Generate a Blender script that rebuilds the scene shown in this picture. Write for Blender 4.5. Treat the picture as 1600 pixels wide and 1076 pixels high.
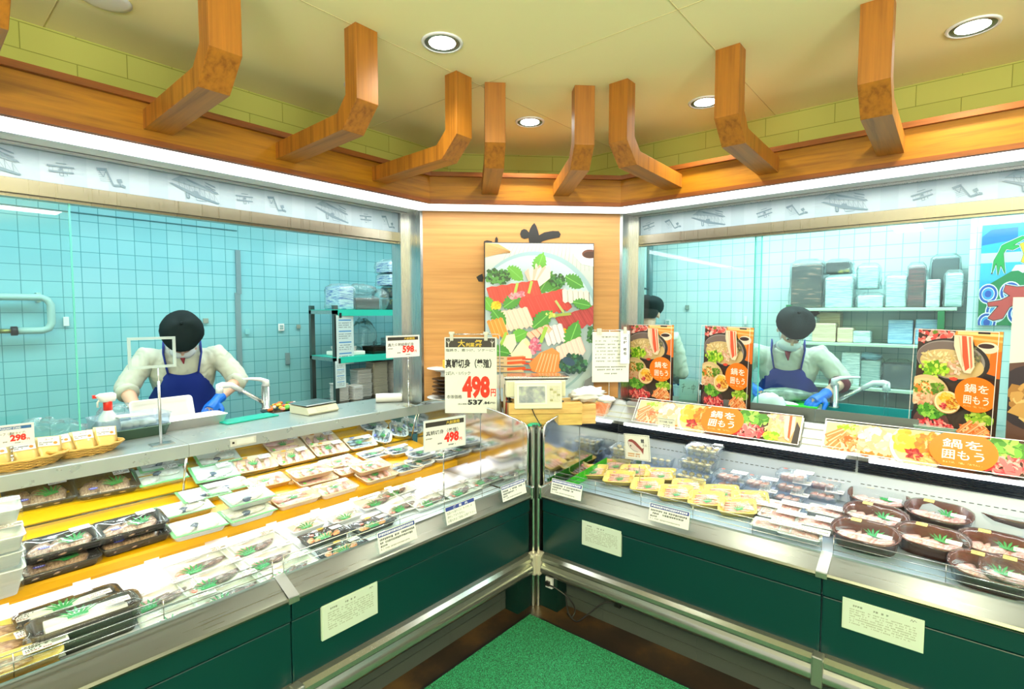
import bpy, bmesh, math, random
import numpy as np
from mathutils import Vector, Matrix
random.seed(7)
scn = bpy.context.scene
for _o in list(bpy.data.objects): bpy.data.objects.remove(_o)

# ---------------- camera, world, exposure ----------------
F, PITCH, AZ, EYE = 824.0, math.radians(3.44), math.radians(40.2), Vector((-2.242, -1.728, 1.6))
cam = bpy.data.objects.new('camera', bpy.data.cameras.new('camera'))
scn.collection.objects.link(cam)
cam.data.sensor_width = 36.0
cam.data.lens = F / 1600 * 36.0
cam.data.clip_start = 0.02
cam.location = EYE
cam.rotation_euler = (math.pi/2 - PITCH, 0, AZ - math.pi/2)
scn.camera = cam
w = bpy.data.worlds.new('world'); scn.world = w; w.use_nodes = True
w.node_tree.nodes['Background'].inputs[0].default_value = (1.0, 0.96, 0.88, 1)
w.node_tree.nodes['Background'].inputs[1].default_value = 1.2
scn.view_settings.view_transform = 'Standard'
scn.view_settings.look = 'None'
scn.view_settings.gamma = 1
scn.view_settings.use_curve_mapping = False
scn.view_settings.exposure = 0.25
scn.cycles.max_bounces = 8
scn.cycles.transparent_max_bounces = 24
scn.cycles.caustics_reflective = False
scn.cycles.caustics_refractive = False
scn.cycles.sample_clamp_indirect = 4.0
scn.cycles.use_denoising = True

def area(name, loc, sx, sy, power, col=(1,1,1), rot=(0,0,0), spread=math.pi):
    l = bpy.data.lights.new(name, 'AREA'); l.shape = 'RECTANGLE'; l.size = sx; l.size_y = sy
    l.energy = power; l.color = col; l.spread = spread
    o = bpy.data.objects.new(name, l); scn.collection.objects.link(o)
    o.location = loc; o.rotation_euler = rot
    return o
# kitchens behind the windows: fluorescent ceilings; shop: lamps behind the camera, plus an added ceiling fill
area('kitchen_lamp_light', (-1.4, 1.9, 2.52), 3.4, 0.5, 36, (0.86, 1, 0.98))
area('kitchen_lamp_light', (0.9, 1.7, 2.52), 1.0, 0.5, 14, (0.86, 1, 0.98))
area('kitchen_lamp_light', (1.85, -1.2, 2.52), 0.5, 3.0, 52, (0.86, 1, 0.98))
for _x, _y in ((-3.6, -1.2), (-1.6, -3.4)):
    area('shop_lamp_light', (_x, _y, 2.66), 1.2, 0.3, 26, (1, 0.97, 0.9))
for _x, _y in ((-3.9, -2.3), (-2.6, -3.7)):
    area('ceiling_fill_light', (_x, _y, 1.9), 1.2, 1.2, 270, (1, 0.98, 0.90), (math.pi, 0, 0))  # added fill, no real fitting: unseen area lights facing up to brighten the ceiling
# canopy strips (real strip lamps under the wood canopy)
area('canopy_strip_light', (-1.75, 0.83, 2.25), 3.2, 0.16, 13, (1, 1, 1))
area('canopy_strip_light', (0.83, -1.75, 2.25), 0.16, 3.2, 13, (1, 1, 1))
area('canopy_strip_light', (0.34, 0.34, 2.25), 1.1, 0.14, 3.5, (1, 1, 1), (0, 0, -math.pi/4))

# ---------------- geometry of the photograph ----------------
_fw = Vector((math.cos(AZ)*math.cos(PITCH), math.sin(AZ)*math.cos(PITCH), -math.sin(PITCH)))
_rt = Vector((math.sin(AZ), -math.cos(AZ), 0)); _up = _rt.cross(_fw)
def ray(x, y): return _fw*F + _rt*(x-800) + _up*(538-y)
def at(x, y, ax, v):
    r = ray(x, y); i = 'xyz'.index(ax); return EYE + r*((v-EYE[i])/r[i])
def on_plane(x, y, n, d):          # n . p = d
    r = ray(x, y); n = Vector(n); return EYE + r*((d - n.dot(EYE))/n.dot(r))

# ---------------- materials ----------------
def lin(c):
    return tuple(((v/255)/12.92 if v/255 <= .04045 else ((v/255+.055)/1.055)**2.4) for v in c)
MC = {}
def M(name, rgb=(200,200,200), rough=.5, metal=0, spec=.5, coat=0, emit=None, es=0, alpha=1, sheen=0):
    if name in MC: return MC[name]
    m = bpy.data.materials.new(name); m.use_nodes = True; b = m.node_tree.nodes['Principled BSDF']
    b.inputs['Base Color'].default_value = (*lin(rgb), 1); b.inputs['Roughness'].default_value = rough
    b.inputs['Metallic'].default_value = metal; b.inputs['Specular IOR Level'].default_value = spec
    b.inputs['Coat Weight'].default_value = coat
    if sheen: b.inputs['Sheen Weight'].default_value = sheen
    if emit: b.inputs['Emission Color'].default_value = (*lin(emit), 1); b.inputs['Emission Strength'].default_value = es
    MC[name] = m; return m
def nodes(m): return m.node_tree.nodes, m.node_tree.links, m.node_tree.nodes['Principled BSDF']
def coordmap(m, scale=(1,1,1), src='Object', rot=(0,0,0)):
    n, l, b = nodes(m); tc = n.new('ShaderNodeTexCoord'); mp = n.new('ShaderNodeMapping')
    mp.inputs['Scale'].default_value = scale; mp.inputs['Rotation'].default_value = rot
    l.new(tc.outputs[src], mp.inputs['Vector']); return mp.outputs['Vector']
def noise(m, vec, scale, detail=4, rough=.5, dist=0):
    n, l, b = nodes(m); t = n.new('ShaderNodeTexNoise'); t.inputs['Scale'].default_value = scale
    t.inputs['Detail'].default_value = detail; t.inputs['Roughness'].default_value = rough
    t.inputs['Distortion'].default_value = dist; l.new(vec, t.inputs['Vector']); return t.outputs['Fac']
def ramp(m, fac, stops):
    n, l, b = nodes(m); r = n.new('ShaderNodeValToRGB'); e = r.color_ramp.elements
    while len(e) < len(stops): e.new(.5)
    for k, (p, c) in enumerate(stops): e[k].position = p; e[k].color = (*lin(c), 1)
    l.new(fac, r.inputs['Fac']); return r.outputs['Color']
def bump(m, fac, s=.2, d=.01):
    n, l, b = nodes(m); t = n.new('ShaderNodeBump'); t.inputs['Strength'].default_value = s
    t.inputs['Distance'].default_value = d; l.new(fac, t.inputs['Height']); l.new(t.outputs['Normal'], b.inputs['Normal'])
def wood(name, c1, c2, scale, rough=.42):
    if name in MC: return MC[name]
    m = M(name, c1, rough); v = coordmap(m, scale); f = noise(m, v, 1, 6, .62, .15)
    nodes(m)[1].new(ramp(m, f, [(.32, c2), (.5, c1), (.7, tuple(min(255, int(a*1.1)) for a in c1))]), nodes(m)[2].inputs['Base Color'])
    bump(m, f, .06, .002); return m
def steel(name, rgb=(190,192,188), rough=.28, scale=(1,90,90), metal=1):
    if name in MC: return MC[name]
    m = M(name, rgb, rough, metal); v = coordmap(m, scale); f = noise(m, v, 3, 3)
    n, l, b = nodes(m); mr = n.new('ShaderNodeMapRange'); mr.inputs['To Min'].default_value = rough*.7; mr.inputs['To Max'].default_value = rough*1.35
    l.new(f, mr.inputs['Value']); l.new(mr.outputs['Result'], b.inputs['Roughness']); return m
def tile(name, ax, c1, c2, grout, size=.1, rough=.16):
    if name in MC: return MC[name]
    m = M(name, c1, rough); n, l, b = nodes(m); tc = n.new('ShaderNodeTexCoord'); s = n.new('ShaderNodeSeparateXYZ'); c = n.new('ShaderNodeCombineXYZ')
    l.new(tc.outputs['Object'], s.inputs[0]); l.new(s.outputs['XYZ'.index(ax)], c.inputs[0]); l.new(s.outputs[2], c.inputs[1])
    t = n.new('ShaderNodeTexBrick'); t.offset = 0; t.squash = 1
    for k, v in (('Scale', 1), ('Mortar Size', .0022), ('Mortar Smooth', .1), ('Bias', 0), ('Brick Width', size), ('Row Height', size)): t.inputs[k].default_value = v
    t.inputs['Color1'].default_value = (*lin(c1), 1); t.inputs['Color2'].default_value = (*lin(c2), 1); t.inputs['Mortar'].default_value = (*lin(grout), 1)
    l.new(c.outputs[0], t.inputs['Vector']); l.new(t.outputs['Color'], b.inputs['Base Color'])
    inv = n.new('ShaderNodeMath'); inv.operation = 'SUBTRACT'; inv.inputs[0].default_value = 1; l.new(t.outputs['Fac'], inv.inputs[1]); bump(m, inv.outputs[0], .25, .002)
    return m
def glass(name, tint=(235,250,248), refl=1.0, rough=.0, ior=1.45, haze=0):
    if name in MC: return MC[name]
    m = bpy.data.materials.new(name); m.use_nodes = True; n, l = m.node_tree.nodes, m.node_tree.links; n.clear()
    out = n.new('ShaderNodeOutputMaterial'); tr = n.new('ShaderNodeBsdfTransparent'); gl = n.new('ShaderNodeBsdfGlossy')
    tr.inputs[0].default_value = (*lin(tint), 1); gl.inputs['Roughness'].default_value = rough
    lw = n.new('ShaderNodeLayerWeight'); lw.inputs['Blend'].default_value = .5; mx = n.new('ShaderNodeMixShader')
    pw = n.new('ShaderNodeMath'); pw.operation = 'POWER'; pw.inputs[1].default_value = 4; l.new(lw.outputs['Facing'], pw.inputs[0])
    ma = n.new('ShaderNodeMath'); ma.operation = 'MULTIPLY_ADD'; ma.inputs[1].default_value = .7*refl; ma.inputs[2].default_value = .035*refl; ma.use_clamp = True; l.new(pw.outputs[0], ma.inputs[0])
    l.new(ma.outputs[0], mx.inputs[0]); l.new(tr.outputs[0], mx.inputs[1]); l.new(gl.outputs[0], mx.inputs[2])
    last = mx
    if haze:
        df = n.new('ShaderNodeBsdfDiffuse'); df.inputs[0].default_value = (*lin(tint), 1); m2 = n.new('ShaderNodeMixShader'); m2.inputs[0].default_value = haze
        l.new(mx.outputs[0], m2.inputs[1]); l.new(df.outputs[0], m2.inputs[2]); last = m2
    l.new(last.outputs[0], out.inputs[0]); MC[name] = m; return m
def vcol(name='print', rough=.35, coat=0, metal=0):
    if name in MC: return MC[name]
    m = M(name, (255,255,255), rough, metal, coat=coat); n, l, b = nodes(m); a = n.new('ShaderNodeVertexColor'); a.layer_name = 'Col'
    l.new(a.outputs['Color'], b.inputs['Base Color']); return m

WOOD_X = wood('wood_grain_x', (166,106,30), (130,78,18), (1.6, 40, 40))
WOOD_Y = wood('wood_grain_y', (166,106,30), (130,78,18), (40, 1.6, 40))
WOOD_Z = wood('wood_grain_z', (162,102,28), (128,76,18), (40, 40, 1.6))
WOOD_P = wood('wood_panel_light', (186,136,74), (172,120,60), (1.2, 1.2, 34), .5)
CEDAR = wood('cedar_block', (222,186,120), (196,150,84), (3, 3, 60), .6)
STEEL = steel('brushed_steel'); STEELV = steel('brushed_steel_upright', scale=(90,90,1)); POL = steel('polished_steel', (205,207,203), .12)
COUNTER = steel('steel_counter', (196,206,204), .3, (6,6,6), .7)
WHITE = M('white_enamel', (240,242,240), .35); PLAS = M('cream_plastic', (214,214,186), .4)
GREEN = M('green_case_panel', (0,44,46), .33); DGREEN = M('dark_green_panel', (0,34,30), .4); BLACK = M('black_plastic', (18,18,18), .4)
YEL = M('yellow_shelf_plate', (212,158,4), .4); GREY = M('grey_kick_plate', (58,66,63), .6)
LINER = M('white_case_liner', (226,232,244), .3); CLEAR = glass('clear_pane', (240,252,251), .85); ACR = glass('clear_acrylic', (244,251,250), .8, .03)
FILM = glass('cling_film', (250,253,253), .8, .10, 1.42, .02); BAGF = glass('plastic_bag_film', (240,249,249), 1.2, .16, 1.5, .09)
PRINT = vcol(); GLOW = M('tube_glow', (255,255,255), emit=(245,250,255), es=5)
PAPER = M('white_paper', (238,238,228), .7)

# ---------------- mesh builder ----------------
class B:
    def __init__(s): s.v = []; s.f = []; s.m = []; s.c = []; s.s = []; s.mi = 0; s.col = (255,255,255); s.sm = False
    def face(s, idx, col=None):
        s.f.append(tuple(idx)); s.m.append(s.mi); s.c.append(col or s.col); s.s.append(s.sm)
    def add(s, pts): k = len(s.v); s.v += [tuple(p) for p in pts]; return k
    def box(s, x0, x1, y0, y1, z0, z1):
        k = s.add([(x0,y0,z0),(x1,y0,z0),(x1,y1,z0),(x0,y1,z0),(x0,y0,z1),(x1,y0,z1),(x1,y1,z1),(x0,y1,z1)])
        for q in ((0,3,2,1),(4,5,6,7),(0,1,5,4),(1,2,6,5),(2,3,7,6),(3,0,4,7)): s.face([k+i for i in q])
        return s
    def quad(s, a, b, c, d): k = s.add([a,b,c,d]); s.face([k,k+1,k+2,k+3]); return s
    def loft(s, rings, cap=True, closed=True):
        n = len(rings[0]); ks = [s.add(r) for r in rings]
        for a, b in zip(ks, ks[1:]):
            for i in range(n if closed else n-1):
                j = (i+1) % n; s.face([a+i, a+j, b+j, b+i])
        if cap:
            s.face(list(range(ks[0], ks[0]+n))[::-1]); s.face(range(ks[-1], ks[-1]+n))
        return s
    def prism(s, poly, x0, x1, mats=None):      # poly in (y, z), extruded along x
        n = len(poly); a = s.add([(x0,y,z) for y,z in poly]); b = s.add([(x1,y,z) for y,z in poly])
        for i in range(n):
            if mats: s.mi = mats[i]
            j = (i+1) % n; s.face([a+i,a+j,b+j,b+i])
        if mats: s.mi = mats[-1]
        s.face(range(a, a+n)); s.face(list(range(b, b+n))[::-1]); return s
    def tube(s, path, r, n=10, cap=True):
        P = [Vector(p) for p in path]; rr = r if isinstance(r, (list, tuple)) else [r]*len(P); rings = []; up = None
        for i, p in enumerate(P):
            d = ((P[min(i+1, len(P)-1)]-P[max(i-1, 0)])).normalized()
            if up is None: up = Vector((0,0,1)) if abs(d.z) < .9 else Vector((1,0,0))
            a = d.cross(up).normalized(); b = a.cross(d).normalized(); up = b
            q = rr[i]; q = q if isinstance(q, tuple) else (q, q)
            rings.append([p + a*(q[0]*math.cos(t*2*math.pi/n)) + b*(q[1]*math.sin(t*2*math.pi/n)) for t in range(n)])
        sm = s.sm; s.sm = True; s.loft(rings, cap); s.sm = sm; return s
    def lathe(s, prof, c=(0,0,0), n=20, sx=1, sy=1):
        sm = s.sm; s.sm = True
        s.loft([[(c[0]+r*sx*math.cos(t*2*math.pi/n), c[1]+r*sy*math.sin(t*2*math.pi/n), c[2]+z) for t in range(n)] for r, z in prof]); s.sm = sm; return s
    def ell(s, c, r, n=14, m=8, rot=None):
        rings = []
        for j in range(1, m):
            ph = math.pi*j/m
            ring = [Vector((r[0]*math.sin(ph)*math.cos(t*2*math.pi/n), r[1]*math.sin(ph)*math.sin(t*2*math.pi/n), -r[2]*math.cos(ph))) for t in range(n)]
            if rot: ring = [rot @ p for p in ring]
            rings.append([Vector(c)+p for p in ring])
        sm = s.sm; s.sm = True; s.loft(rings); s.sm = sm; return s
    def build(s, name, mats, parent=None, bevel=0, flip=True):
        me = bpy.data.meshes.new(name); me.from_pydata(s.v, [], s.f)
        for m in (mats if isinstance(mats, (list, tuple)) else [mats]): me.materials.append(m)
        me.polygons.foreach_set('material_index', s.m); me.polygons.foreach_set('use_smooth', s.s)
        if any(c != (255,255,255) for c in s.c):
            ca = me.color_attributes.new('Col', 'FLOAT_COLOR', 'CORNER'); dat = []
            for p, c in zip(me.polygons, s.c): dat += [*lin(c), 1.0]*p.loop_total
            ca.data.foreach_set('color', dat)
        if flip:
            bm = bmesh.new(); bm.from_mesh(me); bmesh.ops.recalc_face_normals(bm, faces=bm.faces); bm.to_mesh(me); bm.free()
        me.update(); o = bpy.data.objects.new(name, me); scn.collection.objects.link(o)
        if parent: o.parent = parent
        if bevel:
            b = o.modifiers.new('bevel', 'BEVEL'); b.width = bevel; b.segments = 2; b.limit_method = 'ANGLE'; b.angle_limit = .6
        return o
def tag(o, label=None, cat=None, group=None, kind=None):
    for k, v in (('label', label), ('category', cat), ('group', group), ('kind', kind)):
        if v: o[k] = v
    return o
def empty(name, label, cat, loc=(0,0,0), rz=0, group=None):
    o = bpy.data.objects.new(name, None); scn.collection.objects.link(o); o.empty_display_size = .05
    o.location = loc; o.rotation_euler = (0, 0, rz); return tag(o, label, cat, group)
def struct(name, b, m, label=None, **k):
    o = b.build(name, m, **k); return tag(o, label, None, None, 'structure')
def rrect(w, l, r, z, n=4, cx=0, cy=0):
    out = []
    for k, (sx, sy) in enumerate(((1,1),(-1,1),(-1,-1),(1,-1))):
        for i in range(n+1):
            a = math.pi/2*(k + i/n); out.append((cx+sx*(w/2-r)+r*math.cos(a), cy+sy*(l/2-r)+r*math.sin(a), z))
    return out
# ---------------- the room ----------------
FY, WY, SOF, LED, CEIL, WP = .73, 1.12, 2.262, 2.442, 2.708, 1.03
b = B(); b.quad((-6,-6,0),(3.2,-6,0),(3.2,3.2,0),(-6,3.2,0))
fl = M('brown_shop_floor', (62,40,24), .4); v = coordmap(fl, (1,1,1)); f = noise(fl, v, 2.6, 8, .65)
nodes(fl)[1].new(ramp(fl, f, [(.35,(22,16,12)),(.5,(42,31,22)),(.66,(80,58,30))]), nodes(fl)[2].inputs['Base Color'])
struct('floor', b, fl)
ce = M('cream_ceiling', (246,238,178), .8)
b = B(); b.box(-6, WP+.02, -6, WP+.02, CEIL, CEIL+.04); struct('ceiling', b, ce)
# joints between the ceiling boards
b = B()
for q in (-2.4, -.9, .1): b.box(-6, WP, q-.0012, q+.0012, CEIL-.0015, CEIL+.002)
for q in (-1.8, -.32): b.box(q-.0012, q+.0012, -6, WP, CEIL-.0015, CEIL+.002)
struct('trim_1', b, M('ceiling_joint', (206,192,134), .9))
def brickpaper(name, ax):
    m = tile(name, ax, (184,188,92), (176,182,84), (134,140,52), .1, .75); n, l, bb = nodes(m)
    t = [x for x in n if x.type == 'TEX_BRICK'][0]; t.offset = .5; t.inputs['Brick Width'].default_value = .34; t.inputs['Row Height'].default_value = .1
    t.inputs['Mortar Size'].default_value = .0018
    return m
CH = .64                                    # chamfer: x + y of the canopy corner at the fascia
b = B(); b.box(-6, WP-.7, WP, WP+.03, 2.36, CEIL); struct('wall_left_upper', b, brickpaper('wallpaper_brick_x', 'X'))
b = B(); b.box(WP, WP+.03, -6, WP-.7, 2.36, CEIL); struct('wall_right_upper', b, brickpaper('wallpaper_brick_y', 'Y'))
def diag(b, s, lo, hi, z0, z1, th):          # slab on the line x + y = s, from x = lo to x = hi, thickness away from camera
    t = th/math.sqrt(2)
    k = b.add([(lo, s-lo, z0),(hi, s-hi, z0),(hi+t, s-hi+t, z0),(lo+t, s-lo+t, z0),(lo, s-lo, z1),(hi, s-hi, z1),(hi+t, s-hi+t, z1),(lo+t, s-lo+t, z1)])
    for q in ((0,3,2,1),(4,5,6,7),(0,1,5,4),(1,2,6,5),(2,3,7,6),(3,0,4,7)): b.face([k+i for i in q])
b = B(); diag(b, 2*WP-.7, WP-.7, WP, 2.36, CEIL, .03); struct('wall_corner_upper', b, brickpaper('wallpaper_brick_d', 'X'))
# wooden canopy: fascia, ledge, three runs
def canopy(name, verts, label, wm):
    root = empty(name, label, 'canopy', (0,0,0)); return root
can = empty('wooden_canopy', 'continuous honey coloured wooden fascia band with a ledge above the fish counter windows', 'canopy', (0,.73,0))
can.location = (0,0,0)
CF = FY - .10                                 # chamfer corners at (-.10, .73) and (.73, -.10)
def run3(z0, z1, y, th, name, mats, parent, xc=-.10):
    """one band following left run, chamfer and right run; y = setback of the front face"""
    k = y - FY; xc = -.10 + k*.414
    P = [(-4.2, y), (xc, y), (y, xc), (y, -4.2)]
    t = y + th; xt = -.10 + (t-FY)*.414; Q = [(-4.2, t), (xt, t), (t, xt), (t, -4.2)]
    b = B()
    rings = [[(p[0],p[1],z0),(p[0],p[1],z1),(q[0],q[1],z1),(q[0],q[1],z0)] for p, q in zip(P, Q)]
    b.loft(rings); return b.build(name, mats, parent)
FW = wood('fascia_wood', (172,114,12), (146,90,8), (3, 3, 46))
run3(SOF+.004, LED-.025, FY, .02, 'fascia_board', FW, can)
run3(SOF-.004, SOF+.018, FY-.012, .03, 'lower_lip', wood('lip_wood', (140,76,20), (116,60,16), (3,3,40)), can)
run3(LED-.025, LED, FY-.022, .34, 'ledge_board', wood('ledge_wood', (140,78,22), (116,62,16), (3,3,40)), can)
# luminous soffit strip with its trims
lt = empty('canopy_light', 'long white luminous strip light under the wooden canopy', 'strip light')
run3(SOF-.001, SOF+.03, FY+.02, .17, 'diffuser', M('strip_diffuser', (255,255,255), emit=(250,252,255), es=2.6), lt)
run3(SOF-.012, SOF+.03, FY+.19, .012, 'trim', POL, lt)
run3(SOF-.004, SOF+.03, FY+.203, .13, 'soffit_plate', M('soffit_white', (222,230,228), .3), lt)
run3(SOF-.016, SOF+.02, FY+.34, .016, 'trim', STEEL, lt)
# wall above header behind film and wood corner panel
b = B(); diag(b, .95, .01, .945, .0, SOF+.02, .03); struct('wall_corner', b, WOOD_P)
# window frames: header, mullion at the corner, sill is the counter
def wx(side, pts):   # local (run, depth) -> world for left / right; side -1 left, +1 right
    return pts
def winframe(n, left):
    r = empty('window_%d' % n, None, None); r['kind'] = 'structure'; del_ = None
    b = B(); x0, x1 = (-3.6, .05) if left else (-.05, 3.6)
    b.box(x0, x1, WY-.02, WY+.05, 2.068, 2.125); b.box(x0, x1, WY+.0, WY+.05, 2.055, 2.068)
    b.build('window_header', steel('header_steel', (140,136,118), .3, (90,1,1)), r)
    b = B(); xe = (.005 if left else -.005)
    b.box(min(xe, xe-.0), max(xe, xe)+.001, WY, WY+.01, 1, 2.1) if False else None
    if left: b.box(-.045, .025, WY-.035, WY+.06, .99, SOF); b.box(-.005, .03, .935, WY-.03, .99, SOF)
    else: b.box(-.025, .045, WY-.035, WY+.06, .99, SOF); b.box(-.03, .005, .935, WY-.03, .99, SOF)
    b.build('mullion', STEELV, r)
    r.rotation_euler = (0,0,0 if left else -math.pi/2); return r
W1 = winframe(1, True); W2 = winframe(2, False)
# glass: left window one fixed pane at the far left; right window two sliding panes
EDGE = M('green_glass_edge', (90,190,180), .1)
xg = at(112, 400, 'y', WY+.01).x
def pane(x0, x1, y, parent):
    b = B(); b.box(x0, x1, y, y+.006, 1.003, 2.068); b.build('pane', CLEAR, parent)
    b = B(); xe = x1 if parent is W1 else x0
    for xe in ((x1,) if parent is W1 else (x0, x1)): b.box(xe-.003, xe+.003, y-.001, y+.007, 1.003, 2.068)
    b.build('pane_edge', EDGE, parent)
pane(-3.5, xg, WY+.012, W1)
yr = -at(1181, 420, 'x', WY+.012).y
pane(.02, yr+.03, WY+.012, W2); pane(yr-.01, 3.4, WY+.026, W2)

# kitchens
TL = tile('kitchen_tile_x', 'X', (130,198,208), (140,204,212), (78,150,160)); TR = tile('kitchen_tile_y', 'Y', (204,230,228), (210,234,232), (140,190,192))
b = B(); b.box(-4.6, 1.75, 2.70, 2.76, 0, 2.66); struct('wall_left', b, TL)
b = B(); b.box(2.55, 2.61, -1.9, .60, 0, 2.66); struct('wall_right', b, TR)
b = B(); b.box(2.25, 2.61, .60, .66, 0, 2.66); struct('wall_back_right', b, TL)
yc = at(1512, 450, 'x', 2.2).y
b = B(); b.box(2.2, 2.61, -4.6, yc, 0, 2.66); struct('wall_right_column', b, TR)
b = B(); b.box(1.69, 1.75, .66, 2.70, 0, 2.66); struct('wall_left_end', b, TR)
b = B(); b.box(1.69, 2.26, .66, .72, 0, 2.66); struct('wall_back', b, TL)
b = B(); b.box(-4.66, -4.6, 1.12, 2.76, 0, 2.66); struct('wall_left_far', b, TR)
b = B(); b.box(1.12, 2.61, -4.66, -4.6, 0, 2.66); struct('wall_right_far', b, TL)
b = B(); b.box(-4.6, 2.6, WY+.06, 2.76, 2.6, 2.64); b.box(WY+.06, 2.6, -4.6, WY+.06, 2.6, 2.64); struct('ceiling_kitchen', b, M('kitchen_ceiling', (225,238,236), .8))
b = B(); b.box(-4.6, .05, WY+.03, WY+.05, 2.12, 2.66); b.box(WY+.03, WY+.05, -4.6, .05, 2.12, 2.66); struct('wall_over_windows', b, M('over_window_white', (214,228,228), .5))

# ---------------- wooden brackets ----------------
def bracket(label, loc, rz, length=.66, w=.1):
    r = empty('wooden_bracket', label, 'bracket', loc, rz, None)
    # local: origin on the ceiling at the front face centre, y towards the wall
    zb = 2.425-CEIL; z2 = 2.328-CEIL; z3 = 2.315-CEIL; zt = 2.390-CEIL; D = .078
    b = B()
    poly = [(0,0),(0,zb),(.104,z2),(length,z3),(length,zt),(.14,2.400-CEIL),(D,2.457-CEIL),(D,0)]
    b.prism(poly, -w/2, w/2, [0,0,1,1,1,0,0,0,2])
    b.build('beam', [WOOD_Z, WOOD_Y, WOOD_Z], r, bevel=.0015)
    b = B(); b.prism([(length-.002,z3-.045),(length-.002,z3),(length+.0,z3),(length+.0,z3-.045)], -w*.3, w*.3) if False else None
    return r
FYL = [( -2.055, 'wooden bracket cut by the left edge of the picture'), (-1.512, 'large wooden bracket beside the left edge of the ceiling, second from left'),
       (-.988, 'bent wooden bracket in front of the round white ceiling plate'), (-.458, 'bent wooden bracket between the ceiling plate and the straight corner bracket')]
for x, lb in FYL: bracket(lb, (x, .071, CEIL), 0)
for y, lb in ((-.440, 'bent wooden bracket right of the corner, pointing to the right wall'), (-.950, 'bent wooden bracket covering part of a lit downlight'), (-1.465, 'tall wooden bracket on the far right, cut by the picture top')):
    bracket(lb, (.071, y, CEIL), -math.pi/2)
for x, y, lb in ((-.300, .019, 'left of the two corner brackets, seen head on above the food poster'), (.008, -.293, 'right one of the two corner brackets, above the right end of the food poster')):
    c = bracket(lb, (x, y, CEIL), -math.pi/4, (FY-.10+FY-.73+.0 - (x+y) - .0)/math.sqrt(2))
# ---------------- ceiling fittings ----------------
def downlight(px, py, label, tilt=0, R=.072):
    p = at(px, py, 'z', CEIL); r = empty('downlight', label, 'downlight', p)
    b = B(); b.lathe([(R,-.001),(R+.002,-.007),(R+.012,-.006),(R+.014,-.001)], n=28); b.build('rim', WHITE, r)
    b = B(); b.lathe([(R*.6,-.001),(R*.74,-.003),(R,-.0055),(R+.002,-.001)], n=28); b.build('reflector', M('downlight_reflector', (120,140,124), .3, .7), r)
    b = B(); b.lathe([(.001,-.006),(R*.5,-.0065),(R*.76,-.004),(R*.76,-.001)], n=28); b.build('lamp', M('lamp_glow', (255,255,255), emit=(245,255,248), es=16), r)
    l = bpy.data.lights.new('downlight_lamp', 'SPOT'); l.energy = 30; l.spot_size = 2.5; l.spot_blend = .8; l.shadow_soft_size = .06; l.color = (1, .97, .86)
    o = bpy.data.objects.new('downlight_lamp', l); scn.collection.objects.link(o); o.location = p + Vector((0,0,-.02)); return r
downlight(691, 66, 'swivel downlight nearest the top middle of the ceiling'); downlight(828, 190, 'small lit downlight above the food poster in the corner')
downlight(1520, 41, 'bright downlight at the upper right of the ceiling'); downlight(1102, 159, 'lit downlight half hidden behind a wooden bracket')
p = at(563, 133, 'z', CEIL); b = B(); b.lathe([(.075,-.001),(.078,-.006),(.06,-.010),(.001,-.011)], n=28); o = b.build('ceiling_plate', WHITE); o.location = p
tag(o, 'round white blank plate on the ceiling behind a wooden bracket', 'ceiling plate')
p = at(165, -2, 'z', CEIL); o2 = B().lathe([(.075,-.001),(.078,-.006),(.06,-.010),(.001,-.011)], n=28).build('ceiling_plate', WHITE); o2.location = p
tag(o2, 'round white blank plate on the ceiling, cut by the picture top', 'ceiling plate')
# door mat
mt = M('green_mat_pile', (16,140,84), .95); v = coordmap(mt); f = noise(mt, v, 240, 3); nodes(mt)[1].new(ramp(mt, f, [(.38,(4,64,38)),(.5,(8,106,64)),(.66,(36,148,100))]), nodes(mt)[2].inputs['Base Color']); bump(mt, f, .9, .006)
r = empty('floor_mat', 'green carpet floor mat with black rubber edge in the corner', 'mat', (-1.6,-1.5,0))
b = B(); b.box(-1.4,1.5,-1.4,1.46,.001,.006); b.build('rubber_edge', BLACK, r)
b = B(); b.box(-1.38,1.48,-1.38,1.44,.006,.011); b.build('carpet', mt, r)
# ---------------- printed matter: flat coloured shapes on a sheet ----------------
_TX = {}
def glyphs(txt, bold=0, res=1):
    k = (txt, bold, res)
    if k in _TX: return _TX[k]
    cu = bpy.data.curves.new('t', 'FONT'); cu.body = txt; cu.size = 1; cu.resolution_u = res; cu.offset = bold; cu.align_x = 'LEFT'
    cu.space_line = 1.0
    o = bpy.data.objects.new('t', cu); scn.collection.objects.link(o); dg = bpy.context.evaluated_depsgraph_get()
    me = bpy.data.meshes.new_from_object(o.evaluated_get(dg)); vs = [(v.co.x, v.co.y) for v in me.vertices]; fs = [tuple(p.vertices) for p in me.polygons]
    bpy.data.objects.remove(o); bpy.data.curves.remove(cu); bpy.data.meshes.remove(me)
    if vs:
        a = np.array(vs); bb = (a[:,0].min(), a[:,1].min(), a[:,0].max(), a[:,1].max())
    else: bb = (0,0,1,1)
    _TX[k] = (vs, fs, bb); return _TX[k]
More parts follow.
